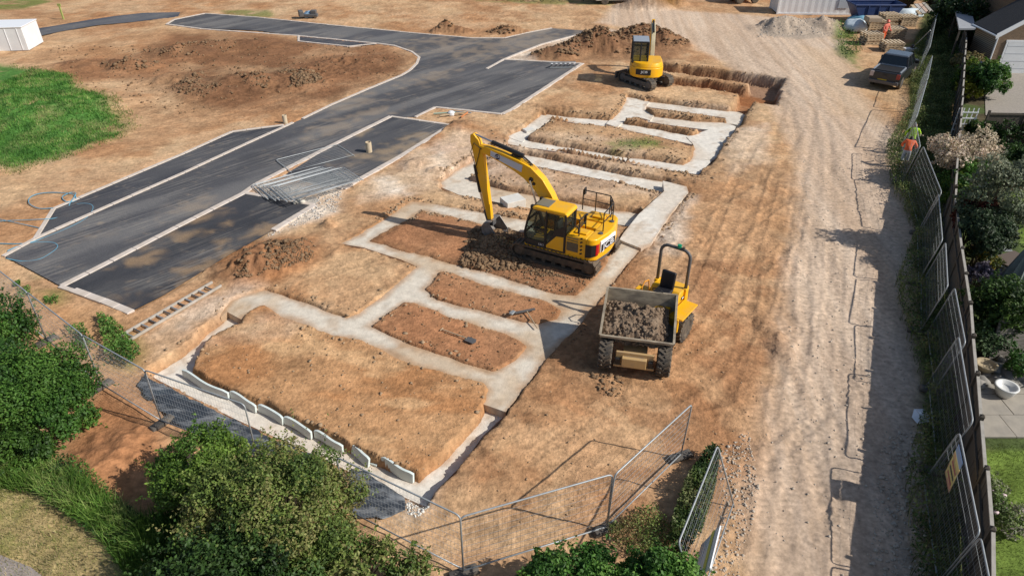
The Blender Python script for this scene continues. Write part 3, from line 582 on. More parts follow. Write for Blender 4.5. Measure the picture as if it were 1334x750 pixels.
# broken lips of the trenches
idx = np.where((edgeb > .35) & (Y < 52) & (roadsd > .3))[0]; rr = np.random.RandomState(8)
idx = idx[rr.rand(len(idx)) < np.clip(9000 / len(idx), 0, 1) * np.where(Y[idx] > 27, 1.4, .22) * sstep(.45, .6, n1[idx])]
pe = np.stack([X[idx], Y[idx], Z[idx]], 1); rubble('trench_crumbs', pe, .012 + .07 * rr.rand(len(pe)) ** 4, M_clodtan, 'crumbled dry soil along the trench edges', 'soil', 6)
idx = np.where((dark > .5) & (n1 > .48) & (Y < 76) & (roadsd > .3) & (alltr > .1))[0]; idx = idx[rr.rand(len(idx)) < np.clip(7000 / len(idx), 0, 1)]
pe = np.stack([X[idx], Y[idx], Z[idx]], 1); rubble('spoil_clods', pe, .02 + .11 * rr.rand(len(pe)) ** 4 * np.clip(pe[:, 1] / 40, .5, 1.3), M_clod, 'dark clods over the spoil heaps', 'soil', 7)
p = scat([(640,560),(760,480),(1010,300),(1020,500),(960,600),(880,650),(700,690),(570,680)], 700, 9); rubble('pebbles', p, sz(len(p), .006, .04, 5), M_clodtan, 'scattered small stones on the bare earth beside the dumper', 'stones', 9)
p = scat([(770,485),(810,490),(815,515),(780,515)], 110, 10); rubble('soil_clods', p, sz(len(p), .012, .085, 2.5), M_clod, 'dark clods dropped in front of the dumper', 'soil', 10)
p = scat([(690,440),(760,400),(780,420),(720,470)], 60, 11); rubble('soil_clods', p, sz(len(p), .015, .05), M_clod, 'small clods dropped on the concrete beside the dumper', 'soil', 11, z if False else .3)
p = scat([(1000,760),(990,600),(1030,420),(1045,200),(1185,200),(1195,420),(1210,760)], 2600, 12); rubble('track_stones', p, sz(len(p), .006, .04, 5), M_stone, 'pale loose stones pressed into the haul track', 'stones', 12)
p = scat([(935,590),(975,560),(990,640),(960,760),(925,760),(940,650)], 1200, 13); rubble('verge_stones', p, sz(len(p), .008, .045, 4), M_stone, 'loose stones banked beside the weeds by the haul track', 'stones', 13)
p = scat([(1150,560),(1205,560),(1212,760),(1130,760)], 700, 14); rubble('verge_stones', p, sz(len(p), .015, .06, 3), M_stone, 'loose stones in the shade along the mesh fence', 'stones', 14)
p = scat([(330,238),(446,248),(440,275),(350,308)], 1100, 15); rubble('limestone_chips', p, sz(len(p), .02, .06), mat('limestone', (.55, .51, .46), .9, c2=(.36, .33, .3), scale=6, amt=.8), 'pale limestone chips beside the stacked fence panels', 'stones', 15)
p = scat([(528,640),(552,638),(562,655),(545,672),(530,668)], 260, 16); rubble('concrete_spill', p, sz(len(p), .01, .04), M_conc2, 'lumpy pale concrete spill beside the front fence corner', 'concrete', 16)
p = scat([(60,60),(530,60),(520,98),(240,150),(120,120)], 900, 17); rubble('spoil_clods', p, sz(len(p), .03, .10, 3), M_clod, 'clods over the brown plot inside the road bend', 'soil', 17)
p = scat([(640,170),(990,130),(930,240),(640,250)], 1100, 18); rubble('soil_clods', p, sz(len(p), .015, .08, 3), M_clodtan, 'grey dry clods over the far foundation plots', 'soil', 18)
p = scat([(985,50),(1000,28),(1050,22),(1100,46)], 900, 19); rubble('gravel', p, sz(len(p), .02, .06), mat('gravel_grey', (.47, .43, .385), .95, c2=(.36, .33, .29), scale=6, amt=.7), 'grey gravel over the heap near the white container', 'gravel', 19)

for _n, (_p, _l) in enumerate(((PAD_A, 'tiny crumbs of soil over the large front earth pad'), (PAD_C, 'crumbs of soil over the earth pad beside the rake'), (PAD_D, 'crumbs of soil over the earth pad with the shovel'))):
    p = scat(_p, (700, 260, 260)[_n], 70 + _n); rubble('soil_crumbs', p, sz(len(p), .008, .05, 5), M_clodtan if _n == 0 else M_clod, _l, 'soil', 70 + _n)
# ================================================================== MESH FENCE PANELS
PL, PH = 3.45, 2.0
def panel_frame():
    b = MB(); r = .12; pth = [(0, 0, .03), (0, 0, PH - r)] + [(r - r * math.cos(a), 0, PH - r + r * math.sin(a)) for a in (R(30), R(60), R(90))] + [(PL - r + r * math.sin(a), 0, PH - r + r * math.cos(a)) for a in (0, R(30), R(60), R(90))] + [(PL, 0, .03)]
    b.tube(pth, .021, 8); return b.build('frame', M_galv, smooth=True)
def panel_rail():
    b = MB(); b.bar((0, 0, .16), (PL, 0, .16), .019, 8); return b.build('bottom_rail', M_galv, smooth=True)
def panel_wire():
    b = MB()
    for k in range(1, 34): b.bar((k * PL / 34, 0, .16), (k * PL / 34, 0, PH), .0022, 3)
    for k in range(1, 9): b.bar((0, .004, .16 + k * (PH - .16) / 9), (PL, .004, .16 + k * (PH - .16) / 9), .0032, 3)
    return b.build('wire_mesh', M_wire)
_f, _r, _w = panel_frame(), panel_rail(), panel_wire(); PM = [o.data for o in (_f, _r, _w)]
for o in (_f, _r, _w): bpy.data.objects.remove(o)
def fence_panel(a, b, label, group=None, lean=0., L=None, z=None):
    a = Vector(a[:2]); b = Vector(b[:2]); d = b - a; rz = math.atan2(d.y, d.x); L = L or PL
    o = bpy.data.objects.new('mesh_fence', None); col.objects.link(o)
    o.location = (a.x, a.y, gz(a.x, a.y) + .0 if z is None else z); o.rotation_euler = (lean, 0, rz); o.scale = (L / PL, 1, 1)
    for n, me in zip(('frame', 'bottom_rail', 'wire_mesh'), PM):
        c = bpy.data.objects.new(n, me); col.objects.link(c); c.parent = o
        if n == 'wire_mesh': c['kind'] = 'stuff'
    tag(o, label, 'fence panel', group); return o
FOOT = MB().prism([(-.38, 0), (.38, 0), (.33, .13), (-.33, .13)], -.12, .12)
for k in (-.2, 0, .2): FOOT.bar((k, 0, .13), (k, 0, .15), .03, 8)
_o = FOOT.build('fence_block', mat('foot_block', (.085, .08, .075), .9, c2=(.16, .13, .1), scale=6, amt=.8), bevel=.015); foot_mesh = _o.data; bpy.data.objects.remove(_o)
def foot(x, y, rz, label='dark recycled block foot under the mesh fence joints', group='fence feet'):
    o = obj('fence_block', foot_mesh, None, loc=(x, y, gz(x, y) + .0), rz=rz); b = o.modifiers.new('bevel', 'BEVEL'); b.width = .015; tag(o, label, 'fence foot', group)
def run(bases, labels, group, lean=0.):
    for (a, b), l in zip(bases, labels):
        a = Vector(a[:2]); b = Vector(b[:2]); fence_panel(a, b, l, group, lean, (b - a).length)
        d = (b - a); foot(a.x, a.y, math.atan2(d.y, d.x) + 1.57)
A1, A2, A3 = G(604,747), G(790,690), G(886,596)
fence_panel(A1, A2, 'mesh fence panel standing between the leafy bushes, joined at an angle', 'fence panels round the front corner', .0, (A2 - A1).length)
fence_panel(A2, A3, 'mesh fence panel swung open beside the small leafy bush', 'fence panels round the front corner', .03, (A3 - A2).length)
dl = (G(489,688) - A1).normalized(); A0 = A1 + dl * 3.45; fence_panel(A0, A1, 'mesh fence panel half hidden by the big bush beside the concrete corner', 'fence panels round the front corner', 0.)
for q in (A1, A2, A3): foot(q.x, q.y, .4)
Bp = [G(-40,400), G(62,446), G(133,505), G(212,553)]
Bp[0] = Bp[1] + (Bp[1] - Bp[2]).normalized() * 3.45
d3 = (G(305,588) - Bp[3]).normalized(); Bp.append(Bp[3] + d3 * 3.45)
for i, l in enumerate(('mesh fence panel behind the left hedge bush at the road end', 'mesh fence panel over the left hedge bush near the dirt bank', 'mesh fence panel above the bare earth slope beside the hedge', 'mesh fence panel in front of the black plastic sheet')):
    fence_panel(Bp[i], Bp[i + 1], l, 'fence panels along the hedge', -.02, (Bp[i + 1] - Bp[i]).length); foot(Bp[i + 1].x, Bp[i + 1].y, 1.0)
q1, q0 = G(935,580,1.85), G(884,707,1.85); qd = (q1 - q0).normalized(); qr = Vector((qd.y, -qd.x, 0)) * .72; fence_panel(q0 + qr, q1 + qr, 'mesh fence panel leaning over the weeds beside the haul track', None, -.37, (q1 - q0).length)
TOPS = [((1277,693),(1250,562)), ((1268,548),(1249,437)), ((1258,446),(1244,374)), ((1235,372),(1232,315)), ((1228,312),(1223,252)), ((1227,250),(1203,190)), ((1199,190),(1193,158)), ((1195,150),(1208,105)), ((1209,102),(1215,72)), ((1212,60),(1220,22)), ((1221,20),(1228,0)), ((1228,-2),(1236,-22))]
RUN = []
for a, b in TOPS:
    a = G(*a, 2.0); b = G(*b, 2.0); RUN.append((a, b))
e = RUN[0]; dd = (e[0] - e[1]).normalized(); RUN.insert(0, (e[0] + dd * 3.4, e[0] + dd * .1))
for i, (a, b) in enumerate(RUN):
    L = (b - a).length
    lb = {1: 'mesh fence panel carrying the yellow notice along the haul track', 6: 'mesh fence panel standing skewed out of line near the two workers', 7: 'short mesh fence panel beside the two workers'}.get(i, 'mesh fence panel along the haul track in front of the board fence')
    dn = (b - a).normalized(); sh = Vector((-dn.y, dn.x, 0)) * .28; a = a + sh; b = b + sh; fence_panel(a, b, lb, 'fence panels along the haul track', .14, L, z=0.); foot(a.x, a.y, math.atan2((b - a).y, (b - a).x) + 1.57)
# overlapping spare at the joint
# stack of panels lying flat on the bay
for k in range(9):
    a = G(345 + k * 5.2, 262 - (k % 3) * 1 + k * 1.6); d = Vector((.78, .63, 0)).normalized()
    if k == 0: a = G(380,226); d = Vector((.80, .60, 0)).normalized()
    o = bpy.data.objects.new('mesh_fence', None); col.objects.link(o); zz = .05 + k * .045
    ang = math.atan2(d.y, d.x) + rnd.uniform(-.015, .015)
    o.location = (a.x, a.y, zz); o.rotation_euler = (R(-90), 0, ang)
    for n, me in zip(('frame', 'bottom_rail', 'wire_mesh'), PM):
        c = bpy.data.objects.new(n, me); col.objects.link(c); c.parent = o
        if n == 'wire_mesh': c['kind'] = 'stuff'
    tag(o, 'mesh fence panel lying alone on the bay beside the flat stack' if k == 0 else 'mesh fence panel lying flat in the stack by the parking bay', 'fence panel', 'fence panels stacked flat')
# brace by the pickup
bp = G(1187,67); st = thing('fence_brace', (bp.x, bp.y, gz(bp.x, bp.y)), .1, 'steel fence brace weighted by a white block beside the pickup', 'fence brace')
MB().box((-.1, 0, .12), (1.1, .45, .24)).build('weight_block', M_white, st, bevel=.02)
t1 = G(1212,40,1.9) - Vector((bp.x, bp.y, 0)); t2 = G(1205,86,.1) - Vector((bp.x, bp.y, 0)); rz_ = Matrix.Rotation(-.1, 3, 'Z')
MB().bar((0, 0, .2), rz_ @ t1, .035, 8).build('stay', M_galv, st); MB().bar((0, 0, .2), rz_ @ t2, .035, 8).build('stay', M_galv, st)
MB().wheel((.05, 0, .36), .17, .24, axis='z', n=12, prof=[(-.12, .17), (.06, .15), (.12, .06)]).build('cap', M_blk, st)

# ================================================================== BOARD FENCE ALONG THE GARDENS
line = [Vector(p_) for p_ in ((8.3, 6.6), (9.72, 8.8), (12.28, 14.03), (14.55, 18.72), (17.85, 25.92), (23.4, 35.9), (31.1, 49.8), (38.2, 63.), (46, 78))]
seg = []; 
def walk(line, step):
    out = [line[0]]; i = 0; cur = line[0]
    while i < len(line) - 1:
        d = line[i + 1] - cur
        if d.length >= step: cur = cur + d.normalized() * step; out.append(cur)
        else:
            i += 1
            if i >= len(line) - 1: break
            rem = step - d.length; d2 = line[i + 1] - line[i]; cur = line[i] + d2.normalized() * rem; out.append(cur)
    return out
posts = walk(line, 1.9); FH = 1.85
BW = 1.86 / 13
bme = MB().hexa([(-BW * .55, -.004, 0), (BW * .55, -.012, 0), (BW * .55, .012, 0), (-BW * .55, .004, 0), (-BW * .55, -.004, FH - .06), (BW * .55, -.012, FH - .06), (BW * .55, .012, FH - .06), (-BW * .55, .004, FH - .06)]).build('board', M_wood); BM_ = bme.data; bpy.data.objects.remove(bme)
rme = MB().box((0, 0, 0), (1.8, .05, .08)).build('rail', M_wood); RM_ = rme.data; bpy.data.objects.remove(rme)
cme = MB().box((0, 0, 0), (1.82, .075, .04)).build('capping', M_cap); CM_ = cme.data; bpy.data.objects.remove(cme)
pme = MB().box((0, 0, (FH + .06) / 2), (.1, .1, FH + .06)).add([(-.06, -.06, FH + .06), (.06, -.06, FH + .06), (.06, .06, FH + .06), (-.06, .06, FH + .06), (0, 0, FH + .13)], [(0, 1, 4), (1, 2, 4), (2, 3, 4), (3, 0, 4), (3, 2, 1, 0)]).build('post', M_wood); PO_ = pme.data; bpy.data.objects.remove(pme)
for a, b in zip(posts, posts[1:]):
    d = b - a; rz = math.atan2(d.y, d.x); root = thing('board_fence', (a.x, a.y, 0), rz + rnd.uniform(-.02, .02), 'weathered board fence bay between posts along the gardens', 'fence', 'board fence bays along the gardens')
    dh = rnd.uniform(-.04, .04)
    for k in range(13):
        o = obj('board', BM_, None, root, loc=(.03 + (k + .5) * BW, .02, dh + rnd.uniform(-.006, .006))); o.rotation_euler = (rnd.uniform(-.01, .01), 0, 0)
    for z in (.4, 1.4): obj('rail', RM_, None, root, loc=(.95, -.035 if False else .06, z))
    obj('capping', CM_, None, root, loc=(1.0, .02, FH - .035 + dh)); obj('post', PO_, None, root, loc=(0, .02, 0))
# ================================================================== BIG EXCAVATOR  (x forward, y left)
def oval(x0, x1, r, zc, n=10):
    return [(x0 - r * math.sin(math.pi * k / n), zc - r * math.cos(math.pi * k / n)) for k in range(n + 1)][::-1] + [(x1 + r * math.sin(math.pi * k / n), zc - r * math.cos(math.pi * k / n)) for k in range(n + 1)]
def track_unit(root, yc, x0, x1, r, zc, wd, shoe=.17, mbelt=M_trk, mf=M_trk, Mx=None):
    path = oval(x0, x1, r, zc); inner = oval(x0, x1, r - .06, zc); n = len(path)
    b = MB(Mx); vs = [(x, yc + s * wd / 2, z) for s in (-1, 1) for x, z in path] + [(x, yc + s * wd / 2, z) for s in (-1, 1) for x, z in inner]
    fs = []
    for i in range(n):
        j = (i + 1) % n; fs += [(i, j, n + j, n + i), (2 * n + i, 2 * n + j, 3 * n + j, 3 * n + i), (i, j, 2 * n + j, 2 * n + i), (n + i, n + j, 3 * n + j, 3 * n + i)]
    b.add(vs, fs)
    # shoes with grouser bars around the loop
    loop = [Vector((x, z)) for x, z in path] + [Vector(path[0])]; tot = sum((q - p_).length for p_, q in zip(loop, loop[1:])); m = int(tot / shoe); pos = 0
    for k in range(m):
        s = k * tot / m; i = 0
        while i < len(loop) - 2 and s > (loop[i + 1] - loop[i]).length: s -= (loop[i + 1] - loop[i]).length; i += 1
        d = (loop[i + 1] - loop[i]).normalized(); p_ = loop[i] + d * s; nrm = Vector((d.y, -d.x)); c = p_ + nrm * .015
        b.box((c.x, yc, c.y), (.055, wd * 1.02, .05), ry=-math.atan2(d.y, d.x))
    tr = b.build('track', mbelt, root)
    b = MB(Mx); b.prism([(x0 - r * .3, zc - r * .45), (x1 + r * .3, zc - r * .45), (x1 + r * .3, zc + r * .35), (x0 - r * .3, zc + r * .35)], yc - wd * .3, yc + wd * .3); b.build('track_frame', mf, tr, bevel=.02 if not Mx else 0)
    for x in (x0, x1): MB(Mx).wheel((x, yc, zc), r * .86, wd * .5, n=18, prof=[(-wd * .42, r * .2), (-wd * .42, r * .5), (-wd * .3, r * .8), (wd * .3, r * .8), (wd * .42, r * .5), (wd * .42, r * .2)]).build('idler_wheel', mf, tr)
    k = max(3, int((x1 - x0) / .42))
    for i in range(k): MB(Mx).wheel((x0 + (i + .5) * (x1 - x0) / k, yc, zc - r * .62), r * .3, wd * .55, n=12).build('roller', mf, tr)
    return tr
EC = Vector((2.19, 24.65)); eh = (-.876, .482); ez = .02
ex = thing('excavator', (EC.x, EC.y, ez), math.atan2(eh[1], eh[0]), 'large yellow tracked excavator digging with its bucket on the earth pad', 'excavator')
for s in (-1, 1): track_unit(ex, s * 1.0, -1.45, 1.55, .33, .34, .48)
MB().box((.05, 0, .42), (2.0, 1.6, .28)).wheel((0, 0, .58), .55, .14, axis='z', n=24, prof=[(-.08, .55), (.08, .55)]).build('undercarriage', M_trk, ex, bevel=.02)
ZB = .62
# house deck, engine housing, counterweight
MB().prism([(-1.3, ZB), (1.3, ZB), (1.3, ZB + .16), (-1.3, ZB + .16)], -1.18, 1.18).build('deck', M_yel, ex, bevel=.03)
side = [(-1.3, ZB + .12), (-.35, ZB + .12), (-.12, ZB + .3), (-.42, 1.62), (-1.3, 1.62)]
hs = MB().prism([(-1.32, ZB + .1), (-.1, ZB + .1), (-.1, ZB + .5), (-.5, 1.58), (-1.32, 1.6)], .45, 1.19).build('engine_housing', M_yel, ex, bevel=.06)
MB().prism([(-.98, ZB + .3), (-.5, ZB + .3), (-.5, 1.3), (-.98, 1.3)], 1.18, 1.2).build('side_grille', mat('grille', (.22, .15, .05), .7, c2=(.12, .1, .07), scale=30, amt=.8), hs, bevel=.01)
for k in range(6): MB().box((-.74, 1.206, ZB + .36 + k * .1), (.46, .008, .03)).build('grille_slat', M_dgrey, hs)
for k in range(5): MB().box((-1.1, 1.197, ZB + .3 + k * .16), (.1, .01, .06), ry=.6).build('hazard_stripe', M_blk, hs)
MB().prism([(-1.32, ZB + .1), (1.25, ZB + .1), (1.25, ZB + .55), (.9, ZB + .75), (-.4, ZB + .8), (-.5, 1.55), (-1.32, 1.58)], -1.19, -.4).build('tank_housing', M_yel, ex, bevel=.06)
MB().prism([(-1.32, ZB + .1), (-.5, ZB + .1), (-.4, 1.45), (-1.32, 1.5)], -.41, .46).build('centre_housing', M_yel, ex, bevel=.04)
cwp = [(-1.28, 1.2), (-1.5, 1.17), (-1.68, 1.0), (-1.83, .3), (-1.85, 0), (-1.83, -.3), (-1.68, -1.0), (-1.5, -1.17), (-1.28, -1.2)]
cwb = [(x * .96, y * .97) for x, y in cwp]
cw = MB().prism(cwp, .66, 1.6, axis='z').build('counterweight', M_yel, ex, bevel=.07)
MB().prism(cwb, .5, .665, axis='z').build('counterweight_base', M_dgrey, cw, bevel=.03)
# rear lamp cluster on the corner: dark panel with a red lamp
def face_pt(t, z, off=.012):
    a, b, c_, d_ = [Vector(q_) for q_ in cwp[:4]]
    P_ = [a, b, c_, d_]; k = min(int(t), 2); q = P_[k].lerp(P_[k + 1], t - k); e_ = (P_[k + 1] - P_[k]).normalized(); nn = Vector((-e_.y, e_.x)); nn = nn if nn.x < 0 or nn.y > 0 else -nn
    nn = Vector((e_.y, -e_.x)) if Vector((e_.y, -e_.x)).dot(q) > 0 else Vector((-e_.y, e_.x))
    q = q + nn * off; return (q.x, q.y, z)
def strip(t0, t1, z0, z1, off, n=8, z0b=None):
    b = MB(); vs = []; z0b = z0 if z0b is None else z0b
    for k in range(n + 1):
        t = t0 + (t1 - t0) * k / n; zz = z0 + (z0b - z0) * k / n; vs += [face_pt(t, zz, off), face_pt(t, z1, off)]
    b.add(vs, [(2 * k, 2 * k + 1, 2 * k + 3, 2 * k + 2) for k in range(n)]); return b
# solidify thin decals
def decal(b, name, m, parent, th=.01):
    o = b.build(name, m, parent); s = o.modifiers.new('solid', 'SOLIDIFY'); s.thickness = th; s.offset = 0; return o
decal(strip(.0, 2.05, .80, 1.36, .014, 10, .9), 'rear_panel', M_blk, cw); decal(strip(1.75, 2.12, .88, 1.38, .022, 4, .98), 'tail_lamp', mat('red_lamp', (.5, .012, .015), .25), cw)
# white brand plate on the rear face, lettered
PM_ = Matrix.Translation((-1.815, .33, 1.18)) @ Matrix.Rotation(-.16, 4, 'Z')
MB(PM_).box((0, 0, .03), (.05, 1.05, .46)).build('brand_plate', M_tape, cw, bevel=.006)
MB(PM_).box((-.028, 0, -.04), (.012, .98, .30)).build('brand_panel', M_blk, cw)
lo = obj('lettering', text_mesh('JCB', .34), M_tape, cw); lo.matrix_local = PM_ @ Matrix.Translation((-.04, 0, -.04)) @ Matrix.Rotation(R(-90), 4, 'Z') @ Matrix.Rotation(R(90), 4, 'X') @ Matrix.Diagonal((1.5, 1, 1, 1))
# deck fittings, handrails
for c_, d_ in (((-.95, .0, 1.52), (.7, .5, .14)), ((-1.0, -.75, 1.62), (.5, .4, .07)), ((-.3, -.8, 1.28), (.5, .5, .1)), ((-.95, .75, 1.63), (.5, .4, .05))): MB().box(c_, d_).build('engine_cover', M_yel, ex, bevel=.03)
MB().bar((-.75, .1, 1.55), (-.75, .1, 1.95), .05, 10).bar((-.75, .1, 1.95), (-.83, .1, 2.02), .045, 10).build('exhaust_pipe', M_blk, ex)
for px_, py_ in ((-1.6, .55), (-1.6, -.55)): MB().wheel((px_, py_, 1.615), .09, .05, axis='z', n=12, prof=[(-.03, .09), (.02, .09), (.03, .05)]).build('lifting_eye', M_dgrey, cw)
hr = MB(); zt = 2.36; zl = 1.98
ring = [(-.1, -1.14), (-1.25, -1.14), (-1.6, -.6), (-1.6, .35)]
for a, b in zip(ring, ring[1:]):
    hr.bar((*a, zt), (*b, zt), .022, 6); hr.bar((*a, zl), (*b, zl), .018, 6)
for a in ring: hr.bar((*a, 1.5), (*a, zt), .024, 6)
hr.bar((-.65, -1.14, 1.45), (-.65, -1.14, zt), .022, 6); hr.bar((-1.42, -.88, 1.5), (-1.42, -.88, zt), .022, 6)
ring2 = [(-.4, .5), (-.4, 1.1), (-.95, 1.1), (-.95, .5)]
for a, b in zip(ring2, ring2[1:]): hr.bar((*a, zt - .1), (*b, zt - .1), .022, 6); hr.bar((*a, zl - .05), (*b, zl - .05), .018, 6)
for a in ring2: hr.bar((*a, 1.5), (*a, zt - .1), .024, 6)
hr.build('handrail', M_blk, ex)
for c_, d_ in (((-1.3, -1.12, 2.05), (.06, .2, .3)), ((-.15, -1.2, 2.3), (.05, .18, .28)), ((-.95, 1.12, 1.85), (.05, .16, .22))): MB().box(c_, d_).build('mirror', M_blk, ex, bevel=.01)
# cab
cz0, cz1 = ZB + .14, 2.36
yi, yo = .32, 1.17
prof = [(-.42, cz0), (1.22, cz0), (1.3, cz0 + .45), (1.18, 1.75), (1.0, cz1 - .05), (-.42, cz1 - .05)]
cab = MB().prism([(x * .985, z) for x, z in prof], yi + .02, yo - .02).build('cab_glass', M_glass, ex); cab.name = 'cab'
fr = MB()
for y in (yi, yo):
    for a, b in zip(prof, prof[1:] + prof[:1]): fr.bar((a[0], y, a[1]), (b[0], y, b[1]), .045, 6)
    fr.bar((.42, y, cz0), (.36, y, cz1), .05, 6); fr.bar((-.42, y, cz0), (-.42, y, cz1), .06, 6)
for a in prof: fr.bar((a[0], yi, a[1]), (a[0], yo, a[1]), .045, 6)
fr.build('cab_frame', M_blk, cab)
MB().prism([(.3, cz0), (1.24, cz0), (1.27, cz0 + .22), (.3, cz0 + .22)], yo - .02, yo + .012).prism([(-.44, cz0), (.34, cz0), (.34, cz0 + .2), (-.05, cz0 + .9), (-.44, cz0 + 1.15)], yo - .02, yo + .01).build('door_panel', M_blk, cab)
MB().prism([(-.46, cz0 - .1), (.36, cz0 - .1), (.36, cz0 + .14), (-.06, cz0 + .62), (-.46, cz0 + .66)], yo - .02, yo + .022).build('side_panel', M_yel, ex, bevel=.02)
MB().box((.78, yo + .008, 1.5), (.86, .02, .05)).bar((.42, yo + .03, 1.0), (.42, yo + .03, 1.7), .018, 6).build('door_bar', M_blk, cab)
rf = MB().prism([(-.5, cz1 - .1), (.98, cz1 - .1), (.98, cz1 + .02), (.8, cz1 + .07), (-.38, cz1 + .08), (-.5, cz1 - .0)], yi - .04, yo + .04).build('cab_roof', M_yel, cab, bevel=.05)
MB().box((.62, (yi + yo) / 2, cz1 + .085), (.55, .62, .02)).build('roof_hatch', mat('hatch_glass', (.20, .18, .13), .3), rf, bevel=.01)
for y_ in (yo - .05, yi + .05): MB().box((1.0, y_, cz1), (.12, .14, .14)).build('work_lamp', M_blk, cab, bevel=.02)
MB().box((.25, (yi + yo) / 2, cz0 + .35), (.5, .5, .2)).box((.02, (yi + yo) / 2, cz0 + .75), (.14, .5, .7)).build('seat', M_dgrey, cab, bevel=.03)
mt = text_mesh('131X', .13); lo = obj('lettering', mt, M_tape, cab); lo.location = (.55, yo + .026, cz0 + .1); lo.rotation_euler = (R(90), 0, R(180))
# boom: curved box section
def loftbox(path, name, m, parent, bevel=.03):
    """path = (x, z, depth, width) along the arm, in the plane y = 0"""
    b = MB(); vs = []; n = len(path)
    for i, (x, z, dp, wd) in enumerate(path):
        a = path[max(0, i - 1)]; c = path[min(n - 1, i + 1)]; d = Vector((c[0] - a[0], c[1] - a[1])).normalized(); nn = Vector((-d.y, d.x))
        for s, t in ((-1, -1), (1, -1), (1, 1), (-1, 1)): vs.append((x + nn.x * dp / 2 * t, s * wd / 2, z + nn.y * dp / 2 * t))
    fs = [(3, 2, 1, 0), tuple(4 * (n - 1) + k for k in range(4))] + [(4 * i + k, 4 * i + (k + 1) % 4, 4 * i + 4 + (k + 1) % 4, 4 * i + 4 + k) for i in range(n - 1) for k in range(4)]
    b.add(vs, fs); return b.build(name, m, parent, bevel=bevel)
boom = loftbox([(.35, 1.25, .34, .40), (.62, 1.75, .44, .38), (.95, 2.28, .54, .36), (1.35, 2.78, .60, .36), (1.8, 3.12, .60, .36), (2.3, 3.32, .52, .34), (3.0, 3.52, .42, .32), (3.6, 3.65, .34, .30), (4.0, 3.7, .26, .28)], 'boom', M_yel, ex)
boom.location = (0, -.12, 0)
by = -.12
decal_m = MB().add([(2.05, .178, 3.12), (3.45, .160, 3.50), (3.43, .160, 3.72), (2.0, .178, 3.40)], [(0, 1, 2, 3)])
dcl = decal_m.build('boom_decal', mat('grey_decal', (.55, .58, .66), .45), boom); s_ = dcl.modifiers.new('solid', 'SOLIDIFY'); s_.thickness = .012
ov = MB(); ov.wheel((3.12, .178, 3.53), .115, .01, n=20, prof=[(-.005, .115), (.005, .115)]).build('emblem', mat('emblem_blue', (.02, .03, .09), .4), boom)
lo = obj('lettering', text_mesh('JCB', .13), M_tape, boom); lo.location = (3.12, .187, 3.53); lo.rotation_euler = (R(90), R(-14), R(180))
for k in range(3): MB().add([(2.15 + .02 * k, .187, 3.17 + k * .085), (2.85, .177, 3.36 + k * .085), (2.85, .177, 3.40 + k * .085), (2.15 + .02 * k, .187, 3.21 + k * .085)], [(0, 1, 2, 3)]).build('decal_line', mat('decal_grey', (.36, .38, .46), .5), boom)
MB().wheel((1.62, 0, 2.9), .10, .46, n=14).wheel((1.5, 0, 2.75), .07, .44, n=12).build('boom_pivot', M_blk, boom)
for s in (-1, 1):
    MB().bar((.95, s * .3, 1.15), (1.3, s * .3, 1.95), .075, 10).build('lift_ram', M_blk, ex).location = (0, by, 0); MB().bar((1.3, s * .3, 1.95), (1.62, s * .3, 2.9), .04, 10).build('ram_rod', mat('chrome', (.6, .6, .6), .2, .9), ex).location = (0, by, 0)
MB().bar((2.05, 0, 3.72), (3.45, 0, 4.02), .085, 10).build('stick_ram', M_blk, boom); MB().bar((3.45, 0, 4.02), (4.25, 0, 4.2), .042, 10).build('ram_rod', MATS['chrome'], boom)
hz = MB()
for y in (-.08, -.02, .06): hz.tube([(.5, y, 1.9), (1.0, y, 2.72), (1.5, y, 3.25), (1.85, y, 3.52), (2.05, y + .02, 3.66), (2.3, y, 3.64), (2.6, y, 3.68)], .018, 6)
hz.tube([(3.85, .17, 3.7), (4.2, .17, 3.9), (4.35, .17, 3.5), (4.15, .17, 2.95), (4.05, .17, 2.6)], .016, 6).tube([(3.9, .17, 3.75), (4.05, .17, 3.2), (4.18, .17, 2.75)], .016, 6)
hz.build('hose', M_blk, boom)
# stick, bucket
stk = loftbox([(4.32, 4.22, .16, .24), (4.2, 3.95, .42, .25), (4.05, 3.45, .46, .25), (3.95, 2.8, .40, .25), (3.78, 1.8, .32, .24), (3.64, .95, .24, .22), (3.58, .62, .18, .22)], 'stick', M_yel, ex); stk.location = (0, by, 0)
MB().bar((4.28, 0, 2.9), (4.06, 0, 1.75), .075, 10).build('bucket_ram', M_blk, stk); MB().bar((4.06, 0, 1.75), (3.88, 0, .95), .04, 10).build('ram_rod', MATS['chrome'], stk)
MB().bar((3.88, 0, .95), (3.62, 0, .9), .05, 8).bar((3.88, 0, .95), (3.72, 0, .45), .05, 8).box((3.56, 0, .5), (.3, .3, .22)).build('linkage', M_dgrey, stk)
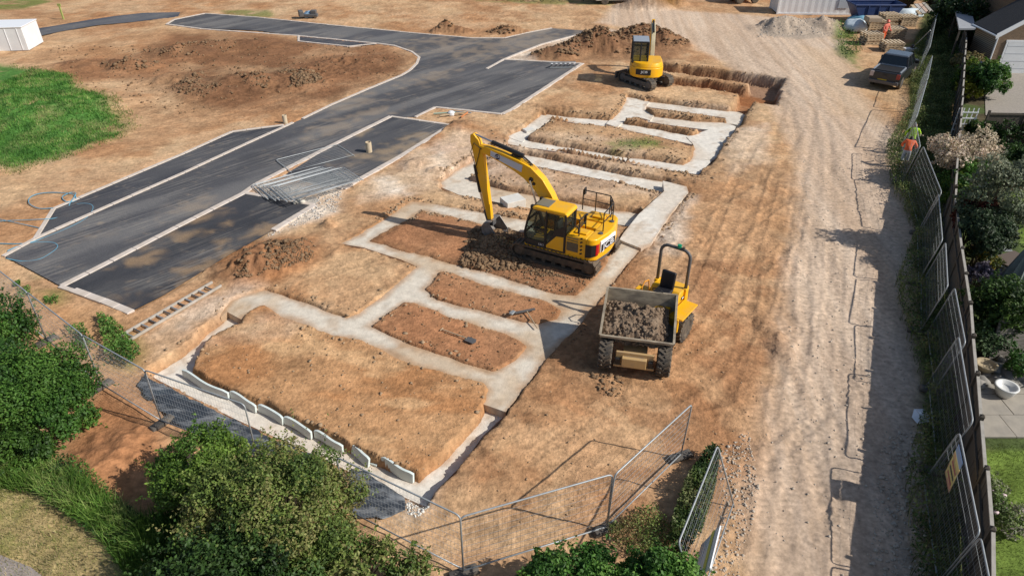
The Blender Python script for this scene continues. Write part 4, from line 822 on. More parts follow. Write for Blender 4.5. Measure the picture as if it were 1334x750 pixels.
# bucket shell (open toward the machine)
bp_ = [(3.4, .52), (3.66, .5), (3.78, .3), (3.74, .02), (3.56, -.14), (3.26, -.16), (2.98, -.04)]
bk_ = MB(); w2 = .45; vs = [(x, s * w2, z) for s in (-1, 1) for x, z in bp_]; n = len(bp_)
bk_.add(vs, [(i, i + 1, n + i + 1, n + i) for i in range(n - 1)] + [tuple(range(n)), tuple(range(2 * n - 1, n - 1, -1))])
bo = bk_.build('bucket', mat('bucket_steel', (.30, .29, .28), .55, .3, c2=(.16, .12, .09), scale=5, amt=.7), ex); bo.location = (0, by, .12); s_ = bo.modifiers.new('s', 'SOLIDIFY'); s_.thickness = .03
for k in range(5): MB().hexa([(2.99, -.4 + k * .2 - .04, -.09), (2.99, -.4 + k * .2 + .04, -.09), (3.05, -.4 + k * .2 + .04, -.02), (3.05, -.4 + k * .2 - .04, -.02), (2.84, -.4 + k * .2 - .02, -.02), (2.84, -.4 + k * .2 + .02, -.02), (2.86, -.4 + k * .2 + .02, .0), (2.86, -.4 + k * .2 - .02, .0)]).build('bucket_tooth', M_dgrey, bo)

# ================================================================== DUMPER (articulated)
dc = Vector((3.84, 17.48)); dh = Vector((-.212, -.977)); dm = thing('site_dumper', (dc.x, dc.y, .02), math.atan2(dh.y, dh.x), 'yellow site dumper with roll bar and a skip loaded with soil', 'dumper')
def tyre(root, x, y, r, wd, Mx=None, rim=M_yeldust):
    t = MB(Mx).wheel((x, y, r), r, wd, n=28, prof=[(-wd * .42, r * .5), (-wd * .5, r * .62), (-wd * .5, r * .84), (-wd * .4, r * .95), (wd * .4, r * .95), (wd * .5, r * .84), (wd * .5, r * .62), (wd * .42, r * .5)])
    for k in range(18):
        a = 2 * math.pi * k / 18
        for s in (-1, 1):
            a2 = a + (.17 if s > 0 else 0); c = Vector((x + r * .965 * math.cos(a2), y + s * wd * .24, r + r * .965 * math.sin(a2)))
            m3 = Matrix.Rotation(-a2, 3, 'Y') @ Matrix.Rotation(s * .6, 3, 'X'); h = (.035, wd * .27, .03)
            t.hexa([c + m3 @ Vector((i * h[0], j * h[1], k_ * h[2])) for k_ in (-1, 1) for i, j in ((-1, -1), (1, -1), (1, 1), (-1, 1))])
    o = t.build('wheel', M_rub, root)
    MB(Mx).wheel((x, y, r), r * .52, wd * .7, n=20, prof=[(-wd * .36, 0.02), (-wd * .28, r * .2), (-wd * .2, r * .42), (-wd * .44, r * .53), (wd * .44, r * .53), (wd * .2, r * .42), (wd * .28, r * .2), (wd * .36, .02)]).build('rim', rim, o)
    return o
for s in (-1, 1): tyre(dm, 0, s * .9, .53, .42)
MB().box((-.3, 0, .55), (1.6, .75, .34)).box((.32, 0, .62), (.08, 1.15, .46)).box((.37, 0, .36), (.12, 1.25, .08)).build('front_chassis', M_yeldust, dm, bevel=.02)
for s in (-1, 1): MB().box((.42, s * .5, .55), (.1, .16, .2)).build('lamp_guard', M_blk, dm, bevel=.01)
MB().box((.375, 0, .66), (.02, .6, .14)).build('front_plate', mat('plate_dust', (.35, .25, .16), .7), dm)
# skip: open box with sloping floor
W2 = 1.12
o_ = [(.10, 1.20), (-.25, .80), (-1.25, .72), (-1.78, 1.05), (-1.84, 1.70)]     # profile of floor/front/back
skp = MB(); n = len(o_); vs = [(x, s * W2, z) for s in (-1, 1) for x, z in o_]
skp.add(vs, [(i, i + 1, n + i + 1, n + i) for i in range(n - 1)] + [(0, 1, 2, 3, 4), tuple(n + k for k in (4, 3, 2, 1, 0))])
sk = skp.build('skip', M_skip, dm); s_ = sk.modifiers.new('s', 'SOLIDIFY'); s_.thickness = .05; s_.offset = 0
rim = MB(); c4 = [(.12, -W2, 1.2), (.12, W2, 1.2), (-1.86, W2, 1.70), (-1.86, -W2, 1.70)]
for a, b in zip(c4, c4[1:] + c4[:1]):
    rim.bar(a, b, .05, 4)
rim.build('skip_rim', M_skip, sk)
# load
def heap(name, cx, cy, lx, ly, zf, amp, m, parent, seed, label):
    n = 90; gx = np.linspace(-1, 1, n); U, Vv = np.meshgrid(gx, gx); xs = cx + U * lx; ys = cy + Vv * ly
    d = np.clip(1 - np.maximum(np.abs(U), np.abs(Vv)) ** 3, 0, 1); zz = zf(xs, ys) + amp * d * (fbm(xs, ys, .9, 4, seed) * .9 + .35) + (fbm(xs, ys, .25, 5, seed + 3, .6) - .5) * .34
    V_ = np.stack([xs.ravel(), ys.ravel(), zz.ravel()], 1); I_ = np.arange(n * n).reshape(n, n); F_ = np.stack([I_[:-1, :-1], I_[:-1, 1:], I_[1:, 1:], I_[1:, :-1]], -1).reshape(-1, 4)
    return obj(name, npmesh(name, V_, F_), m, parent), V_
ld, LV = heap('soil_load', -.8, -.08, .84, 1.0, lambda x, y: 1.02 - .16 * x + np.where(x > -.2, -.06, 0), .26, M_clodgrey, None, 300, '')
ld.location = (dc.x, dc.y, .02); ld.rotation_euler = (0, 0, math.atan2(dh.y, dh.x)); tag(ld, 'grey brown soil heaped in the dumper skip', 'soil', kind='stuff')
rr = np.random.RandomState(4); k = rr.choice(len(LV), 1500); mw = Matrix.Translation((dc.x, dc.y, .02)) @ Matrix.Rotation(math.atan2(dh.y, dh.x), 4, 'Z')
cl = rubble('soil_clods', [tuple(mw @ Vector(LV[i])) for i in k], .006 + .07 * rr.rand(1500) ** 7, M_clodgrey, 'broken clods on top of the dumper load', 'soil', 21)
# rear half, swung to the right of the skip
ra = math.atan2(-.80, -.60) - math.atan2(dh.y, dh.x); RM = Matrix.Translation((-1.15, .12, 0)) @ Matrix.Rotation(ra, 4, 'Z')
def rear(x): return x        # local: x forward from the pivot
for s in (-1, 1): tyre(dm, -1.25, s * .86, .5, .4, RM)
body = MB(RM); body.prism([(-.55, .5), (-2.2, .5), (-2.3, .9), (-2.25, 1.45), (-1.55, 1.5), (-1.3, 1.28), (-.75, 1.28), (-.55, 1.0)], -.52, .52).build('engine_body', M_yel, dm, bevel=.04)
for s in (-1, 1): MB(RM).box((-1.25, s * .82, 1.1), (1.15, .5, .06)).box((-.66, s * .7, .86), (.1, .5, .5)).build('mudguard', M_yel, dm, bevel=.015)
MB(RM).box((-1.9, .525, 1.2), (.5, .01, .12)).build('body_decal', M_blk, dm)
MB(RM).box((-1.9, .534, 1.2), (.36, .008, .05)).build('body_stripe', M_tape, dm)
st_ = MB(RM).box((-1.35, 0, 1.46), (.52, .52, .16)).box((-1.62, 0, 1.8), (.14, .5, .62), ry=-.15).build('seat', mat('seat_vinyl', (.014, .014, .018), .5), dm, bevel=.05)
MB(RM).bar((-.72, 0, 1.2), (-.88, 0, 1.75), .03, 8).tube([(-.88 + .10 * math.sin(a) * .4, .19 * math.cos(a), 1.75 + .19 * math.sin(a) * .5) for a in np.linspace(0, 6.1, 14)], .017, 6, closed=True).build('steering_wheel', M_blk, dm)
MB(RM).tube([(-.75, -.5, 1.25), (-.78, -.52, 1.72), (-.95, -.52, 1.86), (-1.25, -.52, 1.78), (-1.35, -.5, 1.3)], .022, 6).build('grab_rail', mat('orange_paint', (.75, .3, .02), .5), dm)
rp_ = [(-1.95, -.52, 1.4)] + [(-1.95, -.52, 2.6)] + [(-1.95, -.52 + .26 * (1 - math.cos(a)), 2.6 + .26 * math.sin(a)) for a in (R(25), R(50), R(75), R(90))] + [(-1.95, .52 - .26 * (1 - math.sin(a)), 2.6 + .26 * math.cos(a)) for a in (0, R(15), R(40), R(65))] + [(-1.95, .52, 2.6), (-1.95, .52, 1.0)]
rb = MB(RM).tube(rp_, .055, 10).build('roll_bar', M_dgrey, dm, smooth=True)
MB(RM).bar((-1.95, .1, 2.9), (-1.95, .1, 3.0), .07, 10).build('beacon', mat('green_beacon', (.01, .28, .14), .3), rb); MB(RM).bar((-1.95, .25, 2.9), (-1.95, .25, 2.96), .05, 10).build('beacon_base', M_rub, rb)
for y_ in (-.52, .52): MB(RM).box((-1.95, y_, 1.2), (.22, .14, .6)).build('roll_bar_foot', M_yel, dm, bevel=.02)

# ================================================================== SMALL EXCAVATOR
mc = Vector((8.85, 47.2)); me_ = thing('mini_excavator', (mc.x, mc.y, .0), math.atan2(.8, -.6), 'small yellow tracked excavator with black cab seen from behind', 'excavator')
for s in (-1, 1): track_unit(me_, s * .82, -1.25, 1.15, .34, .36, .45, .2, M_rub, M_dgrey)
MB().box((0, 0, .5), (1.4, 1.3, .24)).build('undercarriage', M_dgrey, me_, bevel=.02)
MB().box((1.75, 0, .35), (.1, 2.1, .45)).bar((1.75, .5, .35), (.8, .5, .45), .06, 6).bar((1.75, -.5, .35), (.8, -.5, .45), .06, 6).build('dozer_blade', M_dgrey, me_, bevel=.02)
Q = Matrix.Rotation(math.atan2(1, .12) - math.atan2(.8, -.6), 4, 'Z')     # house swung
rp = [(1.0, 1.02), (.2, 1.08), (-.6, 1.05), (-1.05, .82), (-1.25, .4), (-1.3, 0), (-1.25, -.4), (-1.05, -.82), (-.6, -1.05), (.2, -1.08), (1.0, -1.02)]
hb = MB(Q).prism(rp, .72, 1.35, axis='z', poly2=rp).build('house', M_yel, me_, bevel=.06)
MB(Q).prism([(x * .97, y * .97) for x, y in rp], 1.345, 1.62, axis='z', poly2=[(x * .88, y * .9) for x, y in rp]).build('engine_hood', M_yel, hb, bevel=.05)
MB(Q).prism([(-1.15, .72), (-1.3, .42), (-1.335, 0), (-1.325, -.25), (-1.2, -.25), (-1.15, .42)], .92, 1.26, axis='z').build('rear_panel', M_blk, hb, bevel=.01)
lo = obj('lettering', text_mesh('JCB', .2), M_tape, hb); lo.matrix_local = Q @ Matrix.Translation((-1.345, .18, 1.12)) @ Matrix.Rotation(R(-90), 4, 'Z') @ Matrix.Rotation(R(90), 4, 'X') @ Matrix.Diagonal((1.4, 1, 1, 1))
cb = MB(Q).prism([(-.62, 1.6), (.95, 1.25), (1.05, 2.2), (.85, 2.78), (-.55, 2.78)], .02, .95).build('cab', M_glass, me_)
fr = MB(Q)
pr = [(-.62, 1.55), (.95, 1.2), (1.07, 2.2), (.87, 2.8), (-.57, 2.8)]
for y in (.0, .97):
    for a, b in zip(pr, pr[1:] + pr[:1]): fr.bar((a[0], y, a[1]), (b[0], y, b[1]), .06, 6)
    fr.bar((.3, y, 1.4), (.3, y, 2.8), .05, 6)
for a in pr: fr.bar((a[0], 0, a[1]), (a[0], .97, a[1]), .06, 6)
fr.bar((-.62, .48, 1.55), (-.57, .48, 2.8), .05, 6); fr.build('cab_frame', M_blk, cb)
MB(Q).prism([(-.62, 2.78), (.9, 2.78), (.85, 2.88), (-.56, 2.88)], -.02, 1.0).build('cab_roof', mat('roof_grey', (.30, .33, .38), .4), cb, bevel=.04)
def pathbox(path, wd, Mx, name, m, parent, y=0):
    b = MB(Mx); vs = []; n = len(path)
    for i, (x, z, dp) in enumerate(path):
        a = path[max(0, i - 1)]; c = path[min(n - 1, i + 1)]; d = Vector((c[0] - a[0], c[1] - a[1])).normalized(); nn = Vector((-d.y, d.x))
        for s, t in ((-1, -1), (1, -1), (1, 1), (-1, 1)): vs.append((x + nn.x * dp / 2 * t, y + s * wd / 2, z + nn.y * dp / 2 * t))
    b.add(vs, [(3, 2, 1, 0), tuple(4 * (n - 1) + k for k in range(4))] + [(4 * i + k, 4 * i + (k + 1) % 4, 4 * i + 4 + (k + 1) % 4, 4 * i + 4 + k) for i in range(n - 1) for k in range(4)]); return b.build(name, m, parent, bevel=.02)
M_pale = mat('bleached_yellow', (.62, .55, .38), .6, c2=(.5, .42, .25), scale=3, amt=.7)
pathbox([(1.0, 1.0, .3), (1.35, 2.0, .36), (1.75, 2.7, .36), (2.6, 3.1, .28), (3.2, 3.15, .2)], .26, Q, 'boom', M_pale, me_, -.38)
pathbox([(3.0, 3.4, .2), (3.25, 3.1, .28), (3.35, 2.0, .22), (3.4, 1.0, .16)], .2, Q, 'stick', M_yel, me_, -.38)
MB(Q).prism([(3.2, 1.0), (3.6, 1.05), (3.75, .6), (3.5, .2), (3.0, .1), (2.9, .3)], -.72, -.04).build('bucket', M_dgrey, me_, bevel=.03)
MB(Q).bar((1.6, -.38, 2.95), (2.9, -.38, 3.4), .06, 8).build('stick_ram', M_blk, me_)

# ================================================================== PICKUP (x forward)
pc = G(1148, 117); pk = thing('pickup_truck', (pc.x + 1.6, pc.y + 2.05, gz(pc.x, pc.y + 2)), math.atan2(.785, .62), 'dark grey double cab pickup parked beside the pallets', 'pickup truck')
M_car = mat('car_grey', (.02, .022, .027), .35, c2=(.03, .03, .033), scale=2, amt=.5, coat=.2)
M_carg = mat('car_glass', (.012, .016, .018), .06, spec=.8)
lowp = [(-2.65, .55), (-2.62, .42), (2.5, .38), (2.66, .6), (2.62, .95), (2.3, 1.08), (1.1, 1.16), (-.9, 1.16), (-2.62, 1.14)]
MB().prism(lowp, -.93, .93).build('body', M_car, pk, bevel=.06)
bed = MB(); 
MB().box((-1.72, 0, 1.165), (1.4, 1.5, .03)).build('load_bed', mat('bed_liner', (.012, .012, .014), .7), pk)
MB().prism([(-2.4, 1.12), (-.98, 1.12), (-.98, 1.23), (-2.4, 1.21)], .76, .86).prism([(-2.4, 1.12), (-.98, 1.12), (-.98, 1.23), (-2.4, 1.21)], -.86, -.76).box((-.98, 0, 1.19), (.12, 1.6, .12)).build('bed_rail', mat('car_silver', (.30, .33, .37), .35, .2, coat=.3), pk, bevel=.02)
gh = MB(); lo4 = [(-.98, .9, 1.14), (-.98, -.9, 1.14), (1.15, -.9, 1.14), (1.15, .9, 1.14)]; hi4 = [(-.74, .72, 1.80), (-.74, -.72, 1.80), (.45, -.72, 1.82), (.45, .72, 1.82)]
cabp = gh.hexa([lo4[1], lo4[2], lo4[3], lo4[0], hi4[1], hi4[2], hi4[3], hi4[0]]).build('cabin', M_carg, pk)
MB().hexa([(-.82, -.76, 1.78), (.5, -.76, 1.80), (.5, .76, 1.80), (-.82, .76, 1.78), (-.72, -.68, 1.87), (.4, -.68, 1.89), (.4, .68, 1.89), (-.72, .68, 1.87)]).build('roof', mat('roof_bluegrey', (.075, .09, .115), .25, coat=.6), pk, bevel=.03)
pil = MB()
for a, b in zip(lo4, hi4): pil.bar(a, b, .055, 6)
for s in (-1, 1): pil.bar((.08, s * .9, 1.14), (-.05, s * .71, 1.75), .05, 6)
pil.build('pillar', M_car, cabp)
for s in (-1, 1):
    MB().box((-2.63, s * .8, .95), (.08, .22, .32)).build('tail_lamp', mat('tail_red', (.32, .05, .04), .25) if s < 0 else mat('tail_clear', (.5, .42, .4), .25), pk, bevel=.02)
    MB().bar((.75, s * .93, 1.2), (.75, s * 1.1, 1.22), .03, 6).box((.75, s * 1.08, 1.26), (.14, .22, .2)).build('wing_mirror', M_blk, pk, bevel=.02)
    for x in (-1.65, 1.6): 
        t_ = MB().wheel((x, s * .82, .38), .38, .26, n=22).build('wheel', M_rub, pk); MB().wheel((x, s * .84, .38), .24, .24, n=14).build('rim', M_dgrey, t_)
    MB().box((2.6, s * .7, .85), (.1, .35, .2)).build('headlight', mat('lamp_clear', (.7, .7, .7), .2), pk, bevel=.02)
MB().prism([(-2.6, .4), (-2.78, .42), (-2.78, .62), (-2.6, .64)], -.9, .9).build('rear_bumper', M_dgrey, pk, bevel=.03)
MB().box((-2.665, .1, .62), (.03, .56, .15)).build('number_plate', mat('plate_yellow', (.55, .38, .02), .5), pk); MB().box((-2.66, 0, .97), (.02, .22, .08)).build('tailgate_handle', M_blk, pk)
# ================================================================== SMALL THINGS ON SITE
def at(x, y, z=0.): p_ = G(x, y, z); return Vector((p_.x, p_.y, gz(p_.x, p_.y)))
# ladder lying on the ground
a, b = at(163,443), at(283,372); d = b - a; L = d.length
ld_ = thing('ladder', (a.x, a.y, max(a.z, b.z) + .06), math.atan2(d.y, d.x), 'long pale metal ladder lying on the earth beside the parking bay', 'ladder')
for s in (-1, 1): MB().box((L / 2, s * .24, .03), (L, .07, .09)).build('rail', mat('ladder_rail', (.46, .42, .37), .6, c2=(.3, .26, .2), scale=3, amt=.6), ld_, bevel=.01)
for k in range(int(L / .3)): MB().bar((.2 + k * .3, -.22, .03), (.2 + k * .3, .22, .03), .03, 6).build('rung', M_dgrey if k % 2 else M_galv, ld_)
# insulation boards
M_ins = mat('insulation_foam', (.70, .76, .73), .8, c2=(.56, .64, .62), scale=2, amt=.6)
def board(p0, p1, label, h=.29, lean=.10, z=L1B + .02, flat=False):
    a = G(*p0, z) - Vector((.02, .10, 0)); b = G(*p1, z) - Vector((.02, .10, 0)); d = b - a; L = d.length; n = 10; rz = math.atan2(d.y, d.x); r = rnd.uniform(.5, 1.4)
    bd = MB(); vs = []
    for k in range(n + 1):
        x = L * k / n; y = .05 * math.sin(r * 2.2 * k / n * 2 + r); ch = .04 if k in (0, n) else 0
        hh = h - ch
        for q in ((y - .035, 0), (y + .035, 0), (y + .035 + hh * lean, hh), (y - .035 + hh * lean, hh)): vs.append((x, q[0], q[1]))
    fs = [(3, 2, 1, 0), tuple(4 * n + k for k in range(4))] + [(4 * i + k, 4 * i + (k + 1) % 4, 4 * i + 4 + (k + 1) % 4, 4 * i + 4 + k) for i in range(n) for k in range(4)]
    bd.add(vs, fs); o = bd.build('insulation_board', M_ins, bevel=.008, loc=(a.x, a.y, z), rz=rz)
    if flat: o.rotation_euler = (R(-80), 0, rz)
    return tag(o, label, 'insulation board', 'insulation boards in the front trench')
IL = 'pale green insulation board standing along the front trench edge'
board((240,488),(300,518), IL); board((302,516),(338,533), IL); board((339,533),(371,550), IL); board((372,549),(410,567), IL); board((411,567),(450,585), IL); board((452,583),(484,603), 'pale green insulation board leaning at the front trench edge by the fallen one', lean=.25); board((497,603),(541,624), 'pale green insulation board standing apart near the front concrete corner', h=.34)
board((466,592),(492,604), 'short insulation board fallen flat in the front trench', h=.25, flat=True)
# black plastic membrane
def cloth(name, poly, z, m, label, amp, seed, cell=.12):
    P = np.array(GL(poly, z)); out = []
    for p0, p1 in zip(P, np.roll(P, -1, 0)):
        k = max(1, int(np.hypot(*(p1 - p0)) / .15)); out += [tuple(p0 + (p1 - p0) * i / k) for i in range(k)]
    A = np.array(out); A[:, 0] += (fbm(A[:, 0], A[:, 1], .5, 3, seed) - .5) * .3; A[:, 1] += (fbm(A[:, 0], A[:, 1], .5, 3, seed + 1) - .5) * .3
    o = sheet(name, [tuple(q) for q in A], z, m, cell, None, px=False, kind=None); o.pop('kind', None); me = o.data; co = np.empty(len(me.vertices) * 3, np.float32); me.vertices.foreach_get('co', co); co = co.reshape(-1, 3).astype(float)
    u = co[:, 0] * .87 - co[:, 1] * .5; v = co[:, 0] * .5 + co[:, 1] * .87
    co[:, 2] = np.array([max(gz(x, y), z) for x, y, _ in co]) + .04 + np.abs(fbm(u * .5, v * 1.4, .45, 4, seed + 5) - .5) * amp
    me.vertices.foreach_set('co', co.astype(np.float32).ravel()); me.polygons.foreach_set('use_smooth', [True] * len(me.polygons)); s = o.modifiers.new('s', 'SOLIDIFY'); s.thickness = .01
    return tag(o, label, 'plastic sheet')
M_poly = mat('black_polythene', (.04, .045, .052), .3, c2=(.30, .31, .32), scale=1.6, amt=.8, spec=.8, contrast=(.48, .66), stretch=((0, 0, R(30)), (.5, 2.2, 1)))
cloth('plastic_sheet', [(178,506),(190,492),(208,502),(258,526),(332,561),(420,602),(400,612),(330,592),(270,574),(225,552),(203,528)], -.02, M_poly, 'crumpled black plastic sheet along the outside of the front trench', .28, 400)
cloth('plastic_sheet', [(455,612),(490,628),(530,648),(528,668),(500,678),(460,676)], -.05, M_poly, 'grey plastic sheet caught beside the fence near the big bush', .25, 410)
# blue water pipe coils
M_pipe = mat('blue_pipe', (.12, .33, .46), .45)
def pipe(pts, label, r=.02):
    pp = [at(x, y) + Vector((0, 0, .06)) for x, y in pts]; out = []
    for i in range(len(pp) - 1):
        p0, p1, p2, p3 = pp[max(0, i - 1)], pp[i], pp[i + 1], pp[min(len(pp) - 1, i + 2)]
        for k in range(6):
            t = k / 6; out.append(.5 * ((2 * p1) + (p2 - p0) * t + (2 * p0 - 5 * p1 + 4 * p2 - p3) * t * t + (3 * p1 - p0 - 3 * p2 + p3) * t ** 3))
    out.append(pp[-1]); tag(MB().tube(out, r, 6).build('water_pipe', M_pipe, smooth=True), label, 'pipe')
pipe([(-20,318),(30,318),(58,309),(90,296),(112,284),(121,272),(118,266),(105,265),(90,268),(98,258),(99,253),(92,252),(82,258),(86,264),(97,262),(98,256),(80,252),(55,253),(40,258),(39,267),(52,273),(72,271)], 'blue plastic water pipe coiled loosely over the layby kerb')
pipe([(-20,292),(10,289),(50,288),(75,283),(92,272),(99,262),(97,255)], 'thin blue water pipe trailing across the earth into the coil', .016)
pipe([(-20,283),(5,288),(30,294),(55,298)], 'short blue water pipe crossing the trailing one', .016)
pipe([(8,338),(30,340),(52,337),(68,328),(75,321),(70,316),(55,315),(35,317),(20,323),(10,328)], 'blue water pipe lying in a loop on the asphalt corner', .02)
# upright cream duct stubs
def stub(px, py, h, r, label):
    p_ = at(px, py); b = MB().wheel((0, 0, h / 2), r, h, axis='z', n=18, prof=[(-h / 2, r), (h / 2 - .02, r), (h / 2, r * .95), (h / 2, r * .8), (h / 2 - .12, r * .78)])
    b.box((0, r * .9, h * .6), (r * .5, r * .3, h * .3)); tag(b.build('duct_stub', mat('cream_plastic', (.60, .50, .36), .6, c2=(.5, .38, .24), scale=4, amt=.6), loc=(p_.x, p_.y, 0.0), smooth=False), label, 'duct')
stub(481,198,.55,.16,'cream duct stub standing on the bay beside the stacked panels'); stub(372,161,.5,.13,'pale duct stub standing at the far end of the layby')
# tools
def shovel(px, py, rz, label, broad=False):
    p_ = at(px, py); t_ = thing('shovel', (p_.x, p_.y, max(p_.z, L1) + .05), rz, label, 'shovel')
    MB().bar((0, 0, 0), (1.0, 0, .03), .022, 8).build('shaft', M_woodpale, t_); MB().prism([(1.0, -.12), (1.32, -.13), (1.38, 0), (1.32, .13), (1.0, .12)], -.01, .02, axis='z').build('blade', M_dgrey, t_); MB().bar((-.02, -.08, 0), (-.02, .08, 0), .02, 8).build('handle', M_woodpale, t_)
shovel(576,431,-.55,'shovel lying on the earth pad between concrete strips')
p_ = at(700,428); t_ = thing('ground_rake', (p_.x, p_.y, .0), 1.95, 'wide rake with pale shaft lying on the earth pad beside the dumper', 'rake')
MB().bar((0, 0, .02), (.95, 0, .12), .022, 8).build('shaft', M_woodpale, t_); MB().box((.98, .05, .12), (.09, .75, .05), rz=-.05).build('head', M_dgrey, t_, bevel=.01); MB().box((1.05, .5, .12), (.14, .22, .06), rz=.5).build('socket', M_galv, t_, bevel=.01)
# odds in the island
p_ = at(590,152)
for k, (dx, dy, rz, l, m, lb) in enumerate(((0, 0, .35, 1.6, M_woodpale, 'pale timber batten lying on the small earth island'), (.5, .35, -.3, 1.2, M_galv, 'grey tube lying on the small earth island'), (-.5, .2, .1, 1.3, mat('green_pipe', (.3, .42, .34), .5), 'pale green pipe length lying on the small earth island'), (.7, -.1, 1.1, .8, mat('orange_duct', (.55, .2, .07), .5), 'short orange duct length on the small earth island'))):
    b = MB(); b.bar((-l / 2, 0, 0), (l / 2, 0, .04), .045, 8); tag(b.build('pipe_length', m, loc=(p_.x + dx, p_.y + dy, p_.z + .12), rz=rz), lb, 'pipe')
tag(MB().wheel((0, 0, .15), .22, .3, axis='z', n=14, prof=[(-.15, .16), (-.05, .22), (.08, .2), (.15, .1)]).build('bucket', M_white, loc=(p_.x - .1, p_.y + .1, p_.z)), 'white plastic tub on the small earth island', 'tub')
p_ = at(388,264); rubble('rubble', [(p_.x + rnd.uniform(-.25, .25), p_.y + rnd.uniform(-.2, .2), .03) for _ in range(14)], sz(14, .06, .16, 1), mat('pale_rubble', (.6, .56, .48), .9), 'pale rubble pile at the bay corner by the stacked panels', 'rubble', 33)
# slatted frame on the far bay
p_ = at(733,88); gf = thing('slatted_rack', (p_.x, p_.y, .02), .05, 'white slatted metal frame standing on the far parking bay', 'frame')
for k in range(6): MB().box((-.8 + k * .32, 0, .18), (.14, .7, .05), rx=-.5).build('slat', M_white, gf)
MB().box((0, -.25, .05), (1.9, .05, .08)).box((0, .25, .28), (1.9, .05, .06)).build('rail', M_galv, gf)
p_ = at(1195,553); tag(MB().add([(0, 0, .02), (.34, .05, .06), (.5, .3, .03), (.42, .55, .1), (.1, .5, .14), (-.06, .25, .05), (.22, .26, .2)], [(0, 1, 6), (1, 2, 6), (2, 3, 6), (3, 4, 6), (4, 5, 6), (5, 0, 6)]).build('plastic_bag', M_tape, loc=(p_.x, p_.y, p_.z)), 'white plastic bag caught at the foot of the mesh fence', 'bag')
# notices
a, b = RUN[1]; d = (b - a).normalized(); rz = math.atan2(d.y, d.x)
M_note = mat('notice_yellow', (.72, .60, .22), .5, c2=(.70, .30, .22), scale=2.5, amt=.9, contrast=(.5, .58)); 
sg = thing('notice_board', (b.x - d.x * .75, b.y - d.y * .75, 1.15), rz, 'yellow safety notice tied to the mesh fence with a blue header', 'notice')
MB().box((0, .05, .2), (.7, .012, .75)).build('panel', M_note, sg); MB().box((0, .055, .7), (.65, .012, .22)).build('header', mat('notice_blue', (.30, .42, .62), .5), sg)
for k in range(3): MB().box((-.02, .06, .0 + k * .17), (.5, .008, .06)).build('text_line', mat('notice_red', (.45, .12, .12), .5) if k != 1 else M_blk, sg)
p_ = G(925,712,.6); sb = thing('site_sign', (p_.x - .2, p_.y - .35, .3), 1.15, 'white sign board with yellow and blue bands leaning at the haul track edge', 'sign')
MB().box((0, 0, .45), (1.2, .03, .9), rx=.35).build('panel', M_tape, sb); MB().box((0, -.03, .62), (1.2, .012, .14), rx=.35).build('yellow_band', mat('sign_yellow', (.7, .66, .15), .5), sb); MB().box((.1, -.0, .25), (.8, .04, .2), rx=.35).build('blue_band', mat('sign_blue', (.08, .11, .34), .5), sb)
# ================================================================== FAR END OF THE SITE
def container(px, py, L, W, Hh, rz, label, name='container', m=M_white):
    p_ = at(px, py); c = thing(name, (p_.x, p_.y, 0), rz, label, 'container'); b = MB(); n = int(L / .28)
    # corrugated long sides
    for y, s in ((0, -1), (W, 1)):
        pts = []
        for k in range(n + 1):
            x0 = L * k / n; pts += [(x0, y + s * (.0 if k % 2 else .016))]
        vs = [(x, yy, .12) for x, yy in pts] + [(x, yy, Hh - .1) for x, yy in pts]; m_ = len(pts); b.add(vs, [(i, i + 1, m_ + i + 1, m_ + i) for i in range(m_ - 1)])
    b.box((.03, W / 2, Hh / 2), (.06, W, Hh - .2)).box((L - .03, W / 2, Hh / 2), (.06, W, Hh - .2)).build('wall', m, c)
    MB().box((L / 2, W / 2, Hh - .04), (L + .1, W + .12, .1)).build('roof', m, c, bevel=.02)
    f = MB()
    for x in (0, L):
        for y in (0, W): f.box((x, y, Hh / 2), (.14, .14, Hh))
    f.box((L / 2, -.01, .07), (L, .1, .14)).box((L / 2, W, .07), (L, .1, .14)).build('corner_frame', m, c)
    MB().box((L * .86, -.05, 1.0), (.9, .04, .8)).build('hatch', mat('container_grey', (.5, .53, .57), .5), c); return c
container(1012,19,6.7,2.5,2.6,-.05,'white corrugated storage container behind the gravel heap')
p_ = at(38,66); wc = thing('white_cabin', (p_.x, p_.y, 0), math.pi + .12, 'white site cabin beside the grassed heap', 'cabin')
MB().box((3.0, -1.3, .85), (6.0, 2.6, 1.7)).build('wall', M_white, wc, bevel=.03); MB().box((3.0, -1.3, 1.72), (6.1, 2.7, .06)).build('roof', M_tape, wc, bevel=.03)
for k in range(7): MB().box((.4 + k * .85, .012, .85), (.04, .03, 1.6)).build('panel_strip', M_tape, wc)
p_ = at(1109,31); sk_ = thing('skip', (p_.x, p_.y, 0), .0, 'blue steel waste skip behind the pallets', 'skip'); M_blue = mat('skip_blue', (.02, .05, .16), .5, c2=(.05, .07, .15), scale=2, amt=.6)
b = MB(); pr = [(0, 1.5), (.8, .12), (3.4, .12), (4.3, 1.5)]; n = 4; vs = [(x, y, z) for y in (0, 2.0) for x, z in pr]; b.add(vs, [(i, i + 1, n + i + 1, n + i) for i in range(3)] + [(0, 1, 2, 3), (7, 6, 5, 4)]); o = b.build('shell', M_blue, sk_); s_ = o.modifiers.new('s', 'SOLIDIFY'); s_.thickness = .06
rb_ = MB(); q = [(0, 0, 1.5), (4.3, 0, 1.5), (4.3, 2, 1.5), (0, 2, 1.5)]
for a, b in zip(q, q[1:] + q[:1]): rb_.bar(a, b, .07, 6)
rb_.build('rim', M_blue, sk_)
for x in (1.2, 2.1, 3.0): MB().box((x, -.04, .8), (.1, .08, 1.3)).build('rib', M_blue, sk_)
p_ = at(1150,22); sk2 = copy_tree(sk_); sk2.location = (p_.x, p_.y + 2.6, 0); sk2['label'] = 'dark brown waste skip behind the blue one'
